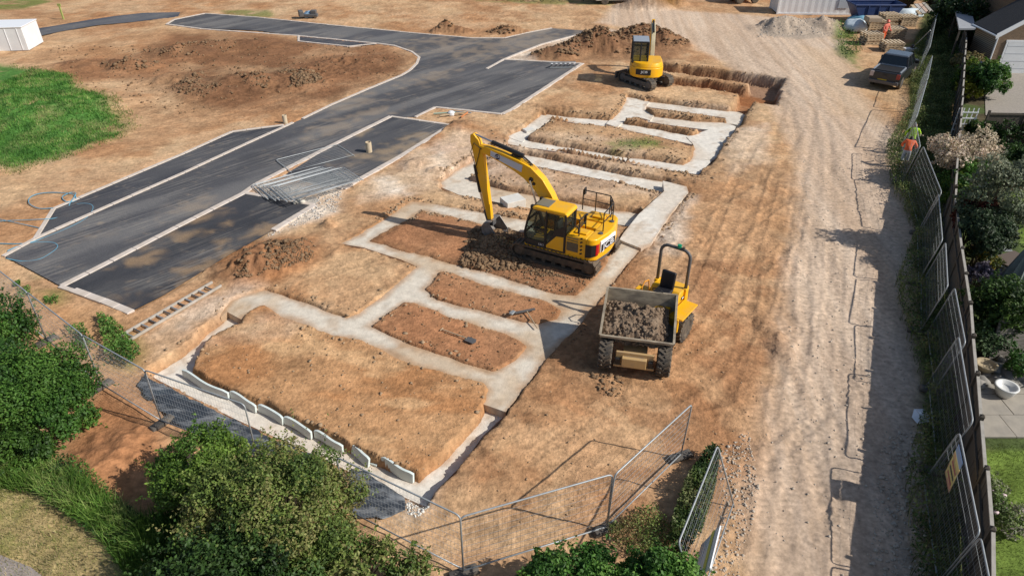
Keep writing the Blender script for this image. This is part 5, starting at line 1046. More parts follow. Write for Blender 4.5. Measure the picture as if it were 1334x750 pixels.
for c in sk2.children: c.data = c.data.copy(); c.data.materials.clear(); c.data.materials.append(mat('skip_brown', (.05, .035, .02), .7))
# pallets: each pallet a thing, stacked
M_pal = mat('pallet_timber', (.62, .50, .35), .8, c2=(.48, .36, .23), scale=2, amt=.6)
_pb = MB().box((0, 0, 0), (.13, 1.0, .022)).build('deck_board', M_pal).data; _ps = MB().box((0, 0, 0), (1.2, .1, .1)).build('bearer', M_woodpale).data
for o in list(bpy.data.objects):
    if o.data in (_pb, _ps): bpy.data.objects.remove(o)
def pallet(x, y, z, rz, label, cap=False, mt=None, s=1.0):
    t_ = thing('pallet', (x, y, z), rz, label, 'pallet', 'pallets by the pickup'); t_.scale = (s, s, s)
    for k in (-.45, 0, .45): obj('bearer', _ps, None, t_, loc=(0, k, .06))
    for k in range(5): obj('deck_board', _pb, None, t_, loc=(-.53 + k * .265, 0, .122))
    for k in (-.5, 0, .5): obj('deck_board', _pb, None, t_, loc=(k, 0, .0))
def pstack(px, py, n, rz, lab, s=1.15):
    p_ = at(px, py)
    for k in range(n): pallet(p_.x + rnd.uniform(-.04, .04), p_.y + rnd.uniform(-.04, .04), p_.z + k * .155 * s, rz + rnd.uniform(-.05, .05), ('topmost pallet of ' if k == n - 1 else 'pallet within ') + lab, s=s)
pstack(1133,57,5,.1,'the tall pale stack by the pickup cab'); pstack(1137,40,5,.05,'the stack in front of the blue skip'); pstack(1160,66,4,.0,'the low stack against the pickup bonnet'); pstack(1163,50,5,.1,'the stack beside the worker in orange'); pstack(1155,34,6,.1,'the dark stack behind the worker in orange'); pstack(1178,34,5,.1,'the stack beside the mesh fence')
# blocks wrapped on top
p_ = at(1135,46); tag(MB().box((0, 0, .55), (1.1, 1.0, .3)).box((0, 0, .72), (1.05, .95, .04)).build('block_pack', mat('tan_blocks', (.44, .35, .25), .8, c2=(.36, .28, .2), scale=9, amt=.6), bevel=.02, loc=(p_.x, p_.y + .4, p_.z + .6)), 'tan pack of blocks on the pallets by the blue skip', 'blocks')
M_bag = mat('white_sacking', (.60, .68, .72), .7, c2=(.45, .52, .56), scale=3, amt=.6)
def lump(px, py, rx, ry, h, m, name, label, cat, seed):
    p_ = at(px, py); bm = bmesh.new(); bmesh.ops.create_icosphere(bm, subdivisions=3, radius=1); r = random.Random(seed)
    for v in bm.verts:
        c = v.co; q = 1 + .18 * math.sin(5 * c.x + seed) * math.cos(4 * c.y + seed) + r.uniform(-.03, .03); k = max(abs(c.x), abs(c.y)) ; v.co = Vector((c.x * rx * q, c.y * ry * q, max(c.z, -.45) * h * .55 * q + h * .28))
    me = bpy.data.meshes.new(name); bm.to_mesh(me); bm.free(); o = obj(name, me, m, loc=(p_.x, p_.y, p_.z), smooth=True); return tag(o, label, cat)
lump(1113,41,1.0,.9,1.1,M_bag,'bulk_bag','white bulk bag beside the blue skip','bag',1); lump(1178,24,1.5,.8,1.0,M_bag,'bulk_bag','pale crumpled bulk bag behind the pallets','bag',2); lump(1123,30,1.2,.6,.9,mat('blue_sheet', (.16, .36, .48), .5),'tarpaulin','blue sheeting heaped in front of the blue skip','tarpaulin',3)
for k in range(4):
    p_ = at(1190 + k * 5, 24 - k); tag(MB().box((0, 0, .6), (.32, 1.6, .07), rx=.3).build('timber_plank', (M_woodpale, mat('grey_plank', (.4, .38, .35), .8), mat('pinkish_plank', (.5, .36, .28), .8), M_cap)[k], loc=(p_.x, p_.y, p_.z + .1), rz=.1), ('pale timber', 'grey timber', 'pinkish timber', 'bleached timber')[k] + ' plank leaning in the row by the fence', 'plank')
# van and bits at the far edge
p_ = at(805,4); vn = thing('white_van', (p_.x, p_.y, 0), .1, 'white van parked at the far edge of the site', 'van')
MB().prism([(-2.4, .4), (2.3, .4), (2.45, 1.0), (1.6, 1.25), (1.0, 2.0), (-2.4, 2.05)], -.95, .95).build('body', M_white, vn, bevel=.08); MB().prism([(1.62, 1.25), (1.05, 1.95), (.4, 1.95), (.4, 1.25)], -.96, .96).build('window', M_carg, vn)
for x in (-1.5, 1.5):
    for s in (-1, 1): MB().wheel((x, s * .85, .36), .36, .24, n=16).build('wheel', M_rub, vn)
p_ = at(403,24); tag(MB().box((0, 0, .25), (1.6, .5, .25)).box((.4, .2, .5), (.5, .5, .3)).box((-.7, 0, .4), (.4, .7, .5), rz=.4).build('block_pile', M_dgrey, bevel=.05, loc=(p_.x, p_.y, 0)), 'dark heap of blocks by the far road kerb', 'blocks'); lump(403,23,.5,.45,.7,mat('blue_tarp', (.2, .32, .45), .5),'tarpaulin','pale blue bundle by the far road kerb','bundle',4)
p_ = at(83,26); tag(MB().box((0, 0, .6), (.12, .12, 1.2)).box((0, 0, 1.25), (.3, .06, .2)).build('marker_post', mat('post_green', (.35, .4, .12), .7), loc=(p_.x, p_.y, 0)), 'yellow green marker post beside the far road', 'post')
p_ = at(968,3); tg = thing('compact_loader', (p_.x, p_.y, 0), .2, 'small yellow machine at the far edge of the haul area', 'loader')
MB().prism([(-1.3, .4), (1.1, .4), (1.1, .9), (.2, 1.2), (-.2, 1.9), (-1.2, 1.9)], -.7, .7).build('body', M_yel, tg, bevel=.05)
for x in (-.8, .8):
    for s in (-1, 1): MB().wheel((x, s * .72, .4), .4, .28, n=16).build('wheel', M_rub, tg)

# ================================================================== PEOPLE
def person(name, loc, rz, label, pts, edges, rad, cols, scale=1.0, helmet=None):
    me = bpy.data.meshes.new('body'); me.from_pydata([Vector(p_) * scale for p_ in pts], edges, [])
    root = thing(name, loc, rz, label, 'person'); bm = bmesh.new(); bm.from_mesh(me); lay = bm.verts.layers.skin.verify()
    for v, r_ in zip(bm.verts, rad): v[lay].radius = (r_[0] * scale, r_[1] * scale) if isinstance(r_, tuple) else (r_ * scale, r_ * scale); v[lay].use_root = (v.index == 0)
    bm.to_mesh(me); bm.free()
    m = bpy.data.materials.new('clothing'); m.use_nodes = True; t = m.node_tree; bsdf = t.nodes['Principled BSDF']; bsdf.inputs['Roughness'].default_value = .8
    tc = t.nodes.new('ShaderNodeTexCoord'); sp_ = t.nodes.new('ShaderNodeSeparateXYZ'); t.links.new(tc.outputs['Object'], sp_.inputs[0]); mr = t.nodes.new('ShaderNodeMapRange'); mr.inputs[2].default_value = 2.0; t.links.new(sp_.outputs[2], mr.inputs[0])
    cr = t.nodes.new('ShaderNodeValToRGB'); cr.color_ramp.interpolation = 'CONSTANT'; t.links.new(mr.outputs[0], cr.inputs[0]); t.links.new(cr.outputs[0], bsdf.inputs['Base Color'])
    els = cr.color_ramp.elements; els[0].position = 0; els[0].color = (*cols[0][1], 1); els[1].position = cols[1][0] / 2; els[1].color = (*cols[1][1], 1)
    for z, c in cols[2:]: e_ = els.new(z / 2); e_.color = (*c, 1)
    o = obj('body', me, m, root); k = o.modifiers.new('skin', 'SKIN'); k.use_smooth_shade = True; s = o.modifiers.new('sub', 'SUBSURF'); s.levels = 2; s.render_levels = 2
    if helmet:
        hp = Vector(pts[4]) * scale; MB().wheel((hp.x, hp.y, hp.z + .06), .14, .16, axis='z', n=16, prof=[(-.03, .17), (-.02, .14), (.05, .125), (.1, .07), (.115, .01)]).build('helmet', helmet, root, smooth=True)
    return root
# pelvis, waist, chest, neck, head, crown | shoulders, elbows, wrists, hand tips | hips, knees, ankles, toes
def stand(lean=0., armr=((.05, -.34, 1.18), (.25, -.30, 1.0)), arml=((.02, .34, 1.18), (.22, .3, .98)), stride=.12):
    l = lean; P_ = [(0, 0, .95), (.04 * l, 0, 1.1), (.35 * l, 0, 1.36 - .12 * l), (.48 * l, 0, 1.5 - .2 * l), (.58 * l + .02, 0, 1.62 - .26 * l), (.62 * l + .02, 0, 1.73 - .3 * l)]
    sx, sz_ = .38 * l, 1.42 - .14 * l
    P_ += [(sx, -.19, sz_), (armr[0][0] + sx, armr[0][1], armr[0][2] - .1 * l), (armr[1][0] + sx, armr[1][1], armr[1][2] - .1 * l), (armr[1][0] + sx + .1, armr[1][1], armr[1][2] - .02 - .1 * l)]
    P_ += [(sx, .19, sz_), (arml[0][0] + sx, arml[0][1], arml[0][2] - .1 * l), (arml[1][0] + sx, arml[1][1], arml[1][2] - .1 * l), (arml[1][0] + sx + .1, arml[1][1], arml[1][2] - .02 - .1 * l)]
    P_ += [(0, -.1, .88), (.05 + stride * .5, -.11, .5), (stride, -.12, .09), (stride + .18, -.12, .05), (0, .1, .88), (.0 - stride * .3, .11, .5), (-stride, .12, .09), (-stride + .18, .12, .05)]
    E_ = [(0, 1), (1, 2), (2, 3), (3, 4), (4, 5), (2, 6), (6, 7), (7, 8), (8, 9), (2, 10), (10, 11), (11, 12), (12, 13), (0, 14), (14, 15), (15, 16), (16, 17), (0, 18), (18, 19), (19, 20), (20, 21)]
    rd = [(.15, .13), (.15, .12), (.18, .13), .06, .10, .075, .085, .058, .045, .038, .085, .058, .045, .038, .1, .075, .05, .045, .1, .075, .05, .045]
    return P_, E_, rd
SKIN = (.42, .26, .18); DARK = (.02, .022, .03); LIME = (.42, .72, .03); ORNG = (.85, .16, .05); PALE = (.45, .47, .5)
P_, E_, rd = stand(.1); q = at(1181,202); person('person', (q.x, q.y, q.z), 1.2, 'worker in lime yellow hi-vis jacket and dark trousers at the mesh fence', P_, E_, rd, [(0, DARK), (.94, LIME), (1.52, SKIN), (1.66, (.08, .05, .03))])
P_, E_, rd = stand(.55); q = at(1175,219); person('person', (q.x, q.y, q.z), 1.0, 'worker in orange hi-vis vest and pale trousers bending at the mesh fence', P_, E_, rd, [(0, (.05, .04, .03)), (.12, SKIN), (.4, PALE), (.96, ORNG), (1.42, DARK), (1.5, (.06, .04, .03))])
P_, E_, rd = stand(.05); q = at(1149,56); person('person', (q.x, q.y, q.z), -1.2, 'worker in orange hi-vis suit among the pallets', P_, E_, rd, [(0, DARK), (.1, ORNG), (.9, (.75, .2, .14)), (1.5, SKIN), (1.66, (.7, .16, .08))], helmet=mat('helmet_orange', (.7, .16, .1), .4))
# ================================================================== VEGETATION
def leafmesh(name, P, N, size, colr, seed, aspect=.55, jitter=1.1, fold=True):
    """P leaf positions, N outward directions; every leaf a folded pair of triangles"""
    r = np.random.RandomState(seed); n = len(P); nr = N + (r.rand(n, 3) - .5) * 2 * jitter; nr /= np.linalg.norm(nr, axis=1, keepdims=True) + 1e-9
    t = r.rand(n, 3) - .5; t -= (t * nr).sum(1, keepdims=True) * nr; t /= np.linalg.norm(t, axis=1, keepdims=True) + 1e-9; b = np.cross(nr, t)
    s = size * (.6 + .8 * r.rand(n, 1)); a = s * aspect
    V_ = np.stack([P - t * s * .5, P + b * a * .5 + nr * s * .12, P + t * s * .5, P - b * a * .5 + nr * s * .12], 1).reshape(-1, 3)
    F_ = np.arange(n * 4).reshape(n, 4)[:, [0, 1, 2, 0, 2, 3]].reshape(-1, 3)
    return npmesh(name, V_, F_, np.repeat(np.clip(colr, .003, 1), 4, 0))
def crown_points(c, rad, n, seed, lumps=22, lump_r=.42, lo=-.35):
    """leaf clumps over the outside of an uneven crown; leaves in shells round each clump"""
    r = np.random.RandomState(seed); d = r.normal(size=(lumps * 3, 3)); d /= np.linalg.norm(d, axis=1, keepdims=True); d = d[d[:, 2] > lo][:lumps]
    rad = np.array(rad); cen = d * rad * (.55 + .35 * r.rand(len(d), 1)); lr = lump_r * (.6 + .8 * r.rand(len(d))) * rad.mean(); w_ = lr ** 2; w_ /= w_.sum()
    k = r.choice(len(d), n, p=w_); e = r.normal(size=(n, 3)); e /= np.linalg.norm(e, axis=1, keepdims=True)
    q = lr[k][:, None] * (.55 + .5 * r.rand(n, 1) ** .6); P_ = cen[k] + e * q * np.array([1, 1, .8])
    N_ = e * .7 + P_ / rad * .4 + np.array([0, 0, .5]); return P_ + np.array(c), N_, k, cen + np.array(c), len(d)
def bush(px, py, z, rad, n, size, cols, seed, label, name='bush', cat='bush', lumps=22, lump_r=.42, group=None, trunk=True, wpos=None, aspect=.55):
    c0 = Vector(wpos) if wpos else G(px, py, z); base = gz(c0.x, c0.y); root = thing(name, (c0.x, c0.y, base), 0, label, cat, group); r = np.random.RandomState(seed + 1)
    P_, N_, k, cen, nl = crown_points((0, 0, c0.z - base), rad, n, seed, int(lumps * 1.8), lump_r * .72)
    ns = n // 5; si = r.choice(len(P_), max(3, ns // 14)); sd_ = N_[si] / np.linalg.norm(N_[si], axis=1, keepdims=True) + (r.rand(len(si), 3) - .5) * .9 + np.array([0, 0, .15]); ln_ = rad[0] * (.08 + .26 * r.rand(len(si), 1)) 
    j = r.choice(len(si), ns); tt = r.rand(ns, 1); P_[:ns] = P_[si[j]] + sd_[j] * ln_[j] * tt + (r.rand(ns, 3) - .5) * size * 1.1 + np.array([0, 0, -.25]) * tt ** 2 * ln_[j]; N_[:ns] = r.normal(size=(ns, 3)) + np.array([0, 0, .4]); k[:ns] = k[si[j]]
    P_[:, 2] = np.maximum(P_[:, 2], .03 + .1 * r.rand(len(P_)))
    cols = np.array([lin(*c) for c in cols]); cl = r.rand(nl); ci = (cl[k] * .75 + r.rand(n) * .45); ci = np.clip(ci * (len(cols) - 1) / 1.2, 0, len(cols) - 1.001); i = ci.astype(int); f = (ci - i)[:, None]
    cc = (cols[i] * (1 - f) + cols[i + 1] * f) * (.75 + .5 * r.rand(n, 1))
    obj('crown', leafmesh('crown', P_, N_, size, cc, seed, aspect), M_leaf, root)
    if trunk:
        hc = c0.z - base; MB().tube([(0, 0, -.1), (.05, .03, hc * .4), (.0, .05, hc * .9)], .05 * min(2.2, rad[0]), 7, .02 * min(2.2, rad[0])).build('trunk', M_bark, root)
        lb = MB()
        for q in cen[: min(nl, 24)]: lb.tube([(0, .02, hc * .3), tuple(Vector((0, .02, hc * .3)).lerp(Vector(q), .5) + Vector((0, 0, .1))), tuple(q)], .02 * min(2, rad[0]), 5, .006)
        lb.build('limb', M_bark, root)
    return root
GR1 = [(36,62,26),(58,94,38),(82,120,48),(108,140,62)]; GR2 = [(58,82,36),(90,112,52),(118,136,66),(140,140,86),(128,112,72)]; GR3 = [(44,74,30),(66,106,42),(92,132,56),(120,152,74)]; GRD = [(26,44,20),(44,68,30),(64,92,42)]
# big bush in front
bush(360,672,1.15,(2.1,1.9,1.45),62000,.075,GR2,11,'big green bush in front of the concrete corner and mesh fence',lumps=46,lump_r=.30)
bush(268,612,1.0,(1.25,1.1,1.15),22000,.075,[(44,70,28),(76,108,42),(110,140,54),(128,150,70)],12,'bright green leafy bush beside the bare earth slope',lumps=26,lump_r=.36)
bush(310,750,.9,(2.0,1.2,1.2),20000,.095,GRD+[(84,108,54)],13,'dark bush at the foot of the big one',lumps=26,lump_r=.36)
bush(475,745,.6,(1.3,.9,.8),10000,.09,GR2,14,'low scrubby bush behind the half hidden mesh fence panel',lumps=20,lump_r=.38)
# left hedge
bush(30,505,.9,(2.0,1.6,1.2),38000,.08,GR1,15,'large dark hedge bush below the left mesh fence',lumps=36,lump_r=.34)
bush(-35,440,.9,(1.9,1.5,1.2),12000,.1,GR1,16,'hedge bush at the end of the left mesh fence run',lumps=26,lump_r=.36)
bush(75,535,.6,(1.1,.9,.8),10000,.09,GR1,17,'smaller hedge bush beside the bare earth slope top',lumps=18,lump_r=.4)
bush(10,590,.4,(1.3,.8,.6),9000,.09,[(40,66,26),(70,102,38),(100,134,54)],18,'low hedge bush above the long grass',lumps=18,lump_r=.4)
# bottom glossy bushes
bush(740,765,.8,(1.15,.9,.95),22000,.085,GR3,19,'glossy green bush under the joined fence panels',lumps=30,lump_r=.34,aspect=.6)
bush(850,770,.85,(1.0,.85,1.0),20000,.085,GR3,20,'glossy green bush beside the leaning sign board',lumps=28,lump_r=.34,aspect=.6)
# weeds: patches of upright leaves
def weeds(poly, n, hgt, size, cols, seed, label, cat='weeds', px=True, name='weeds', base=None, pts=None):
    r = np.random.RandomState(seed); Pn = np.array(scat(poly, n, seed, px)) if pts is None else pts; n = len(Pn); m = hgt * (.35 + .9 * fbm(Pn[:, 0], Pn[:, 1], .9, 3, seed)) * (.3 + .9 * r.rand(n) ** .7)
    P_ = Pn.copy(); P_[:, 2] += m; N_ = np.stack([r.rand(n) - .5, r.rand(n) - .5, np.full(n, .8)], 1)
    cols = np.array([lin(*c) for c in cols]); i = np.clip((fbm(Pn[:, 0], Pn[:, 1], .7, 3, seed + 5) * 1.6 - .3 + (r.rand(n) - .5) * .6) * len(cols), 0, len(cols) - 1).astype(int)
    o = obj(name, leafmesh(name, P_, N_, size, cols[i] * (.7 + .6 * r.rand(n, 1)), seed, .45, 1.0), M_leaf); return tag(o, label, cat, kind='stuff')
def grass(poly, n, hgt, wd, cols, seed, label, px=True, name='grass', pts=None, lean=.5):
    r = np.random.RandomState(seed); B = np.array(scat(poly, n, seed, px)) if pts is None else pts; n = len(B); h = hgt * (.5 + .9 * r.rand(n)) * (.6 + .8 * fbm(B[:, 0], B[:, 1], 1.2, 3, seed)); a = r.rand(n) * 6.283
    dx, dy = np.cos(a), np.sin(a); ln = (r.rand(n) * lean)[:, None] * h[:, None]; b = r.rand(n) * 6.283; L_ = np.stack([np.cos(b), np.sin(b), np.zeros(n)], 1) * ln; W_ = np.stack([dx, dy, np.zeros(n)], 1) * wd; U = np.stack([np.zeros(n), np.zeros(n), h], 1)
    B = B - np.array([0, 0, .02]); V_ = np.stack([B - W_ / 2, B + W_ / 2, B + U * .6 + L_ * .4 + W_ * .3, B + U + L_, B + U * .6 + L_ * .4 - W_ * .3], 1).reshape(-1, 3); k = np.arange(n)[:, None] * 5
    F_ = np.concatenate([k + np.array([[0, 1, 2]]), k + np.array([[0, 2, 4]]), k + np.array([[4, 2, 3]])], 0)
    cols = np.array([lin(*c) for c in cols]); i = np.clip((fbm(B[:, 0], B[:, 1], .8, 3, seed + 9) * 1.6 - .3 + (r.rand(n) - .5) * .5) * len(cols), 0, len(cols) - 1).astype(int)
    o = obj(name, npmesh(name, V_, F_, np.repeat(cols[i] * (.75 + .5 * r.rand(n, 1)), 5, 0)), M_grassb); return tag(o, label, 'grass', kind='stuff')
gi = np.where((grassm > .45) & (X > -34))[0]; rr = np.random.RandomState(77)
gi = gi[rr.randint(0, len(gi), 26000)]; gp = np.stack([X[gi] + (rr.rand(len(gi)) - .5) * .2, Y[gi] + (rr.rand(len(gi)) - .5) * .1, Z[gi]], 1)
grass(None, 0, .13, .04, [(66,108,46),(86,132,56),(110,152,70),(146,158,96)], 31, 'short green grass covering the heap by the white cabin', pts=gp)
ge = np.where((grassm > .06) & (grassm < .55) & (X > -36))[0]; ge = ge[rr.randint(0, len(ge), 3500)]
grass(None, 0, .12, .04, [(92,116,56),(128,136,76),(166,154,104)], 44, 'thin straggling grass tufts round the grassed heap', pts=np.stack([X[ge] + (rr.rand(len(ge)) - .5) * .8, Y[ge] + (rr.rand(len(ge)) - .5) * .8, Z[ge]], 1))
grass([(-60,570),(20,585),(95,615),(190,685),(235,760),(170,760),(120,690),(50,645),(-60,630)], 7000, .45, .02, [(70,104,42),(90,126,50),(120,150,70),(150,164,98)], 32, 'long green grass arching along the edge of the hedge', lean=.9)
grass([(180,690),(260,660),(330,770),(200,790)], 5000, .5, .03, [(50,78,30),(74,104,42),(100,128,58)], 33, 'long grass at the foot of the big bush', lean=.8)
grass(VERGE, 22000, .10, .014, [(166,150,106),(122,130,70),(186,170,128),(144,146,88)], 34, 'dry mown grass on the roadside verge', lean=1.2)
weeds([(-60,560),(20,575),(110,610),(200,690),(240,760),(120,700),(40,640),(-60,620)], 6000, .3, .08, GR1, 35, 'leafy weeds among the long grass by the hedge')
weeds([(872,690),(885,650),(905,612),(925,590),(936,600),(930,640),(912,700),(890,735),(872,730)], 7500, .55, .085, [(48,68,32),(70,92,42),(98,116,60),(124,130,84)], 36, 'scrubby weeds under the leaning fence panel beside the haul track')
weeds([(790,690),(850,660),(880,700),(860,740),(800,720)], 2200, .4, .07, GR2, 37, 'thin weeds behind the glossy bushes')
weeds([(128,412),(150,420),(185,460),(172,482),(140,470)], 1700, .38, .1, GR3, 38, 'bright green weeds beside the ladder end')
weeds([(85,430),(110,425),(130,455),(110,460)], 500, .3, .09, GR3, 39, 'small weeds just behind the left mesh fence')
for k, pl_ in enumerate(([(22,375),(40,372),(42,386),(24,388)], [(58,388),(78,386),(76,397),(60,398)], [(795,183),(850,180),(866,190),(810,194)], [(18,368),(26,366),(28,372),(18,374)])): weeds(pl_, 260, .14, .07, GR3, 50 + k, ('tuft of green weeds on bare earth at the road end', 'smaller tuft of weeds beside the kerb corner', 'green weed patch on the far earth pad', 'tiny weed tuft near the road end')[k])
SPTS = [(RUN[i][0].x, RUN[i][0].y) for i in range(len(RUN))]
stripw = [(x - .85 - .3 * ((i * 7) % 3 - 1), y) for i, (x, y) in enumerate(SPTS)] + [(p_.x - .1, p_.y) for p_ in reversed(posts) if p_.y < 66]
weeds(stripw, 52000, .65, .09, [(66,84,44),(90,108,56),(114,130,70),(136,138,88)], 40, 'shaded weeds growing between the mesh fence and the board fence', px=False)
grass(stripw, 9000, .5, .02, [(80,96,50),(110,116,66),(140,136,92)], 41, 'long shaded grass between the two fences', px=False, lean=.9)
weeds([(1092,34),(1112,36),(1122,70),(1100,80),(1090,60)], 900, .35, .13, GR1, 42, 'weeds at the edge of the pallet stacks')
weeds([(600,-6),(790,-6),(790,4),(700,4),(620,0)], 900, .5, .25, GRD, 43, 'rough weeds along the far edge of the site')
# ================================================================== GARDENS
lawn1 = [(10.6,8.2),(14.5,8.2),(30,9),(30,14.2),(14.5,14.25),(12.75,13.3)]
grass([(11.3,11.0),(10.1,8.3),(22,8.3),(22,14.2),(13.3,14.2),(12.7,13.6)], 26000, .07, .016, [(84,104,44),(104,122,54),(128,138,70)], 60, 'bright mown lawn below the paved terrace', px=False, name='lawn')
grass([(20.8,24.8),(22.6,29.8),(30,30),(30,24.8)], 7000, .06, .03, [(94,134,48),(110,148,56)], 61, 'small bright lawn behind the dark shrubs', px=False, name='lawn')
# terrace of slabs
tr = bpy.data.objects.new('terrace', None); col.objects.link(tr); tr['kind'] = 'structure'; tr.location = (13.2, 14.4, 0)
slm = MB().box((0, 0, 0), (.88, .88, .05)).build('paving_slab', mat('paving', (.38, .34, .28), .85, c2=(.24, .22, .19), scale=2, amt=.7)); sm_ = slm.data; bpy.data.objects.remove(slm)
for i in range(9):
    for j in range(3):
        x = .9 * i + j * .45; o = obj('paving_slab', sm_, None, tr, loc=(x + .5, .45 + j * .9, .045 + rnd.uniform(-.004, .004)))
def gxy(px, py, z=0): p_ = G(px, py, z); return (p_.x, p_.y)
# plant pot, rockery
p_ = G(1305,517,0); tag(MB().wheel((0, 0, .2), .3, .34, axis='z', n=22, prof=[(-.17, .2), (.0, .28), (.15, .33), (.17, .33), (.17, .27), (.05, .22), (.02, .02)]).build('bowl_planter', mat('glazed_white', (.62, .62, .60), .4), loc=(p_.x, p_.y, .08), smooth=True), 'white bowl planter on the terrace', 'planter')
p_ = G(1288,488,0); rk = [(p_.x + rnd.uniform(-1.0, .9), p_.y + rnd.uniform(-.6, .7), .08) for _ in range(46)]; rubble('rockery_stones', rk, sz(46, .1, .28, 1), mat('rockery', (.20, .19, .17), .9, c2=(.3, .28, .25), scale=4, amt=.7), 'grey rockery stones beside the bowl planter', 'rocks', 62)
p_ = G(1283,480,.25); tag(MB().wheel((0, 0, .15), .3, .2, axis='z', n=18, prof=[(-.1, .22), (.0, .28), (.1, .32), (.1, .26), (.02, .2), (.0, .02)]).build('bird_bath', mat('sandy_stone', (.40, .32, .2), .8), loc=(p_.x, p_.y, .2)), 'sandy stone bird bath among the rockery', 'bird bath')
# curved slatted screen in the garden
p0 = G(1287,470,0); sc_ = thing('slatted_screen', (p0.x, p0.y, 0), 0, 'dark weathered slatted screen leaning below the garden hedge', 'screen')
a_, b_ = Vector(gxy(1287,470)), Vector(gxy(1345,462)); M_slat = mat('grey_slat', (.16, .145, .13), .85, c2=(.10, .09, .08), scale=3, amt=.7)
d_ = (b_ - a_).normalized(); Ls = (b_ - a_).length
for k in range(11): MB().box((Ls / 2, .02 * k + .02, .12 + k * .135), (Ls, .03, .11), rx=-.15).build('slat', M_slat, sc_)
sc_.rotation_euler = (0, 0, math.atan2(d_.y, d_.x)); sc_.location = (a_.x, a_.y, 0)
for x in (.1, Ls / 2, Ls - .1): MB().box((x, .22, .8), (.08, .08, 1.6)).build('post', M_slat, sc_)
# closed parasol, chairs
p_ = G(1318,385,0); pa = thing('parasol', (p_.x, p_.y, 0), 0, 'closed grey green parasol standing in the garden', 'parasol')
b = MB(); vs = []; n = 20; prof_ = [(.62, .55), (.5, 1.0), (.3, 1.7), (.06, 2.5)]
for r0, z in prof_:
    for k in range(n): q = r0 * (1.0 if k % 2 else .72); vs.append((q * math.cos(2 * math.pi * k / n), q * math.sin(2 * math.pi * k / n), z))
b.add(vs, [(i * n + k, i * n + (k + 1) % n, (i + 1) * n + (k + 1) % n, (i + 1) * n + k) for i in range(3) for k in range(n)]); b.build('canopy', mat('parasol_cloth', (.17, .20, .19), .8, c2=(.25, .28, .27), scale=5, amt=.6), pa); MB().bar((0, 0, 0), (0, 0, 2.6), .03, 8).build('pole', M_cap, pa); MB().wheel((0, 0, .05), .3, .1, axis='z', n=16).build('base', M_dgrey, pa)
def chair(px, py, rz, label):
    p_ = G(px, py, 0); c = thing('garden_chair', (p_.x, p_.y, 0), rz, label, 'chair'); M_ = mat('chair_grey', (.28, .29, .29), .6)
    for k in range(5): MB().box((-.2 + k * .11, 0, .43), (.09, .5, .03)).build('seat_slat', M_, c)
    for k in range(5): MB().box((-.3 - k * .03, 0, .55 + k * .11), (.03, .5, .09)).build('back_slat', M_, c)
    for x in (-.25, .25):
        for y in (-.22, .22): MB().box((x, y, .21), (.05, .05, .42)).build('leg', M_, c)
chair(1296,355,-.6,'grey slatted garden chair beside the closed parasol'); chair(1301,335,-1.6,'grey slatted garden chair near the small lawn')
p_ = G(1312,352,0); tb = thing('garden_table', (p_.x, p_.y, 0), .4, 'low brown garden table between the chairs', 'table'); MB().box((0, 0, .5), (1.3, .8, .05)).build('top', mat('table_brown', (.12, .09, .07), .6), tb)
for x in (-.55, .55):
    for y in (-.33, .33): MB().box((x, y, .24), (.06, .06, .48)).build('leg', M_dgrey, tb)
# shrubs
def fl(px, py, z, rad, n, size, cols, seed, label, **k): return bush(px, py, z, rad, n, size, cols, seed, label, name='shrub', cat='shrub', lumps=14, lump_r=.42, **k)
fl(1256,208,1.3,(1.6,1.3,1.25),9000,.12,[(176,166,138),(212,196,170),(224,202,184),(150,152,104)],101,'pale cream and pink blossoming shrub by the board fence')
fl(1262,232,.9,(1.0,.9,.9),4000,.12,GR3,102,'bright green shrub under the cream blossoming one')
fl(1297,262,2.4,(1.3,1.2,1.7),9000,.12,[(76,90,64),(116,126,98),(150,152,130)],103,'grey green shrub above the small lawn')
fl(1318,212,1.1,(1.3,1.2,1.0),5000,.14,GRD+[(80,104,56)],104,'dark broad shrub at the garden corner')
fl(1255,255,.9,(.8,1.1,.9),4000,.12,[(40,70,26),(60,100,34),(120,130,40)],105,'green shrub with yellow tips against the board fence')
fl(1268,287,1.6,(.8,.8,1.0),4500,.12,[(64,30,26),(96,44,36),(70,60,40)],106,'dark red leaved shrub against the board fence')
fl(1281,302,1.7,(1.0,1.0,1.1),6000,.12,[(36,50,34),(54,72,46),(76,92,66)],107,'dark green shrub between the red shrub and the small lawn')
fl(1272,338,.6,(.7,.7,.6),2500,.1,[(44,70,34),(90,100,40),(180,150,30)],108,'low plant with yellow flowers by the fence')
fl(1276,362,.5,(.7,.6,.5),2200,.1,[(50,70,44),(96,90,110),(150,140,150)],109,'low plant with violet and pink flowers by the fence')
fl(1300,405,1.2,(1.5,.9,1.0),8000,.11,[(36,56,24),(62,88,34),(96,118,46)],110,'dense hedge shrub above the slatted screen')
fl(1276,415,.9,(.7,1.0,.8),3600,.1,GRD,111,'dark climbing shrub against the board fence by the screen')
fl(1280,440,.6,(.7,.6,.6),2500,.1,[(70,96,60),(110,132,90)],112,'feathery pale green shrub beside the slatted screen')
fl(1345,478,.5,(.8,.7,.5),2600,.1,GR1,113,'low green shrub at the foot of the slatted screen')
fl(1300,655,.3,(.45,1.15,.32),4200,.07,[(76,104,46),(110,128,72),(180,160,160)],114,'straggly rose bed with pale pink flowers on the lawn edge')
for k, (x, y) in enumerate(((1294,642),(1300,652),(1307,646),(1309,664),(1297,668))): p_ = G(x, y, .45); tag(MB().wheel((0, 0, 0), .06, .1, axis='z', n=10, prof=[(-.05, .02), (-.01, .065), (.03, .06), (.05, .02)]).build('rose', mat('rose_pink', (.66, .50, .52), .6), loc=(p_.x, p_.y, .48)), 'pale pink rose bloom in the straggly bed', 'flower', 'pale pink roses')
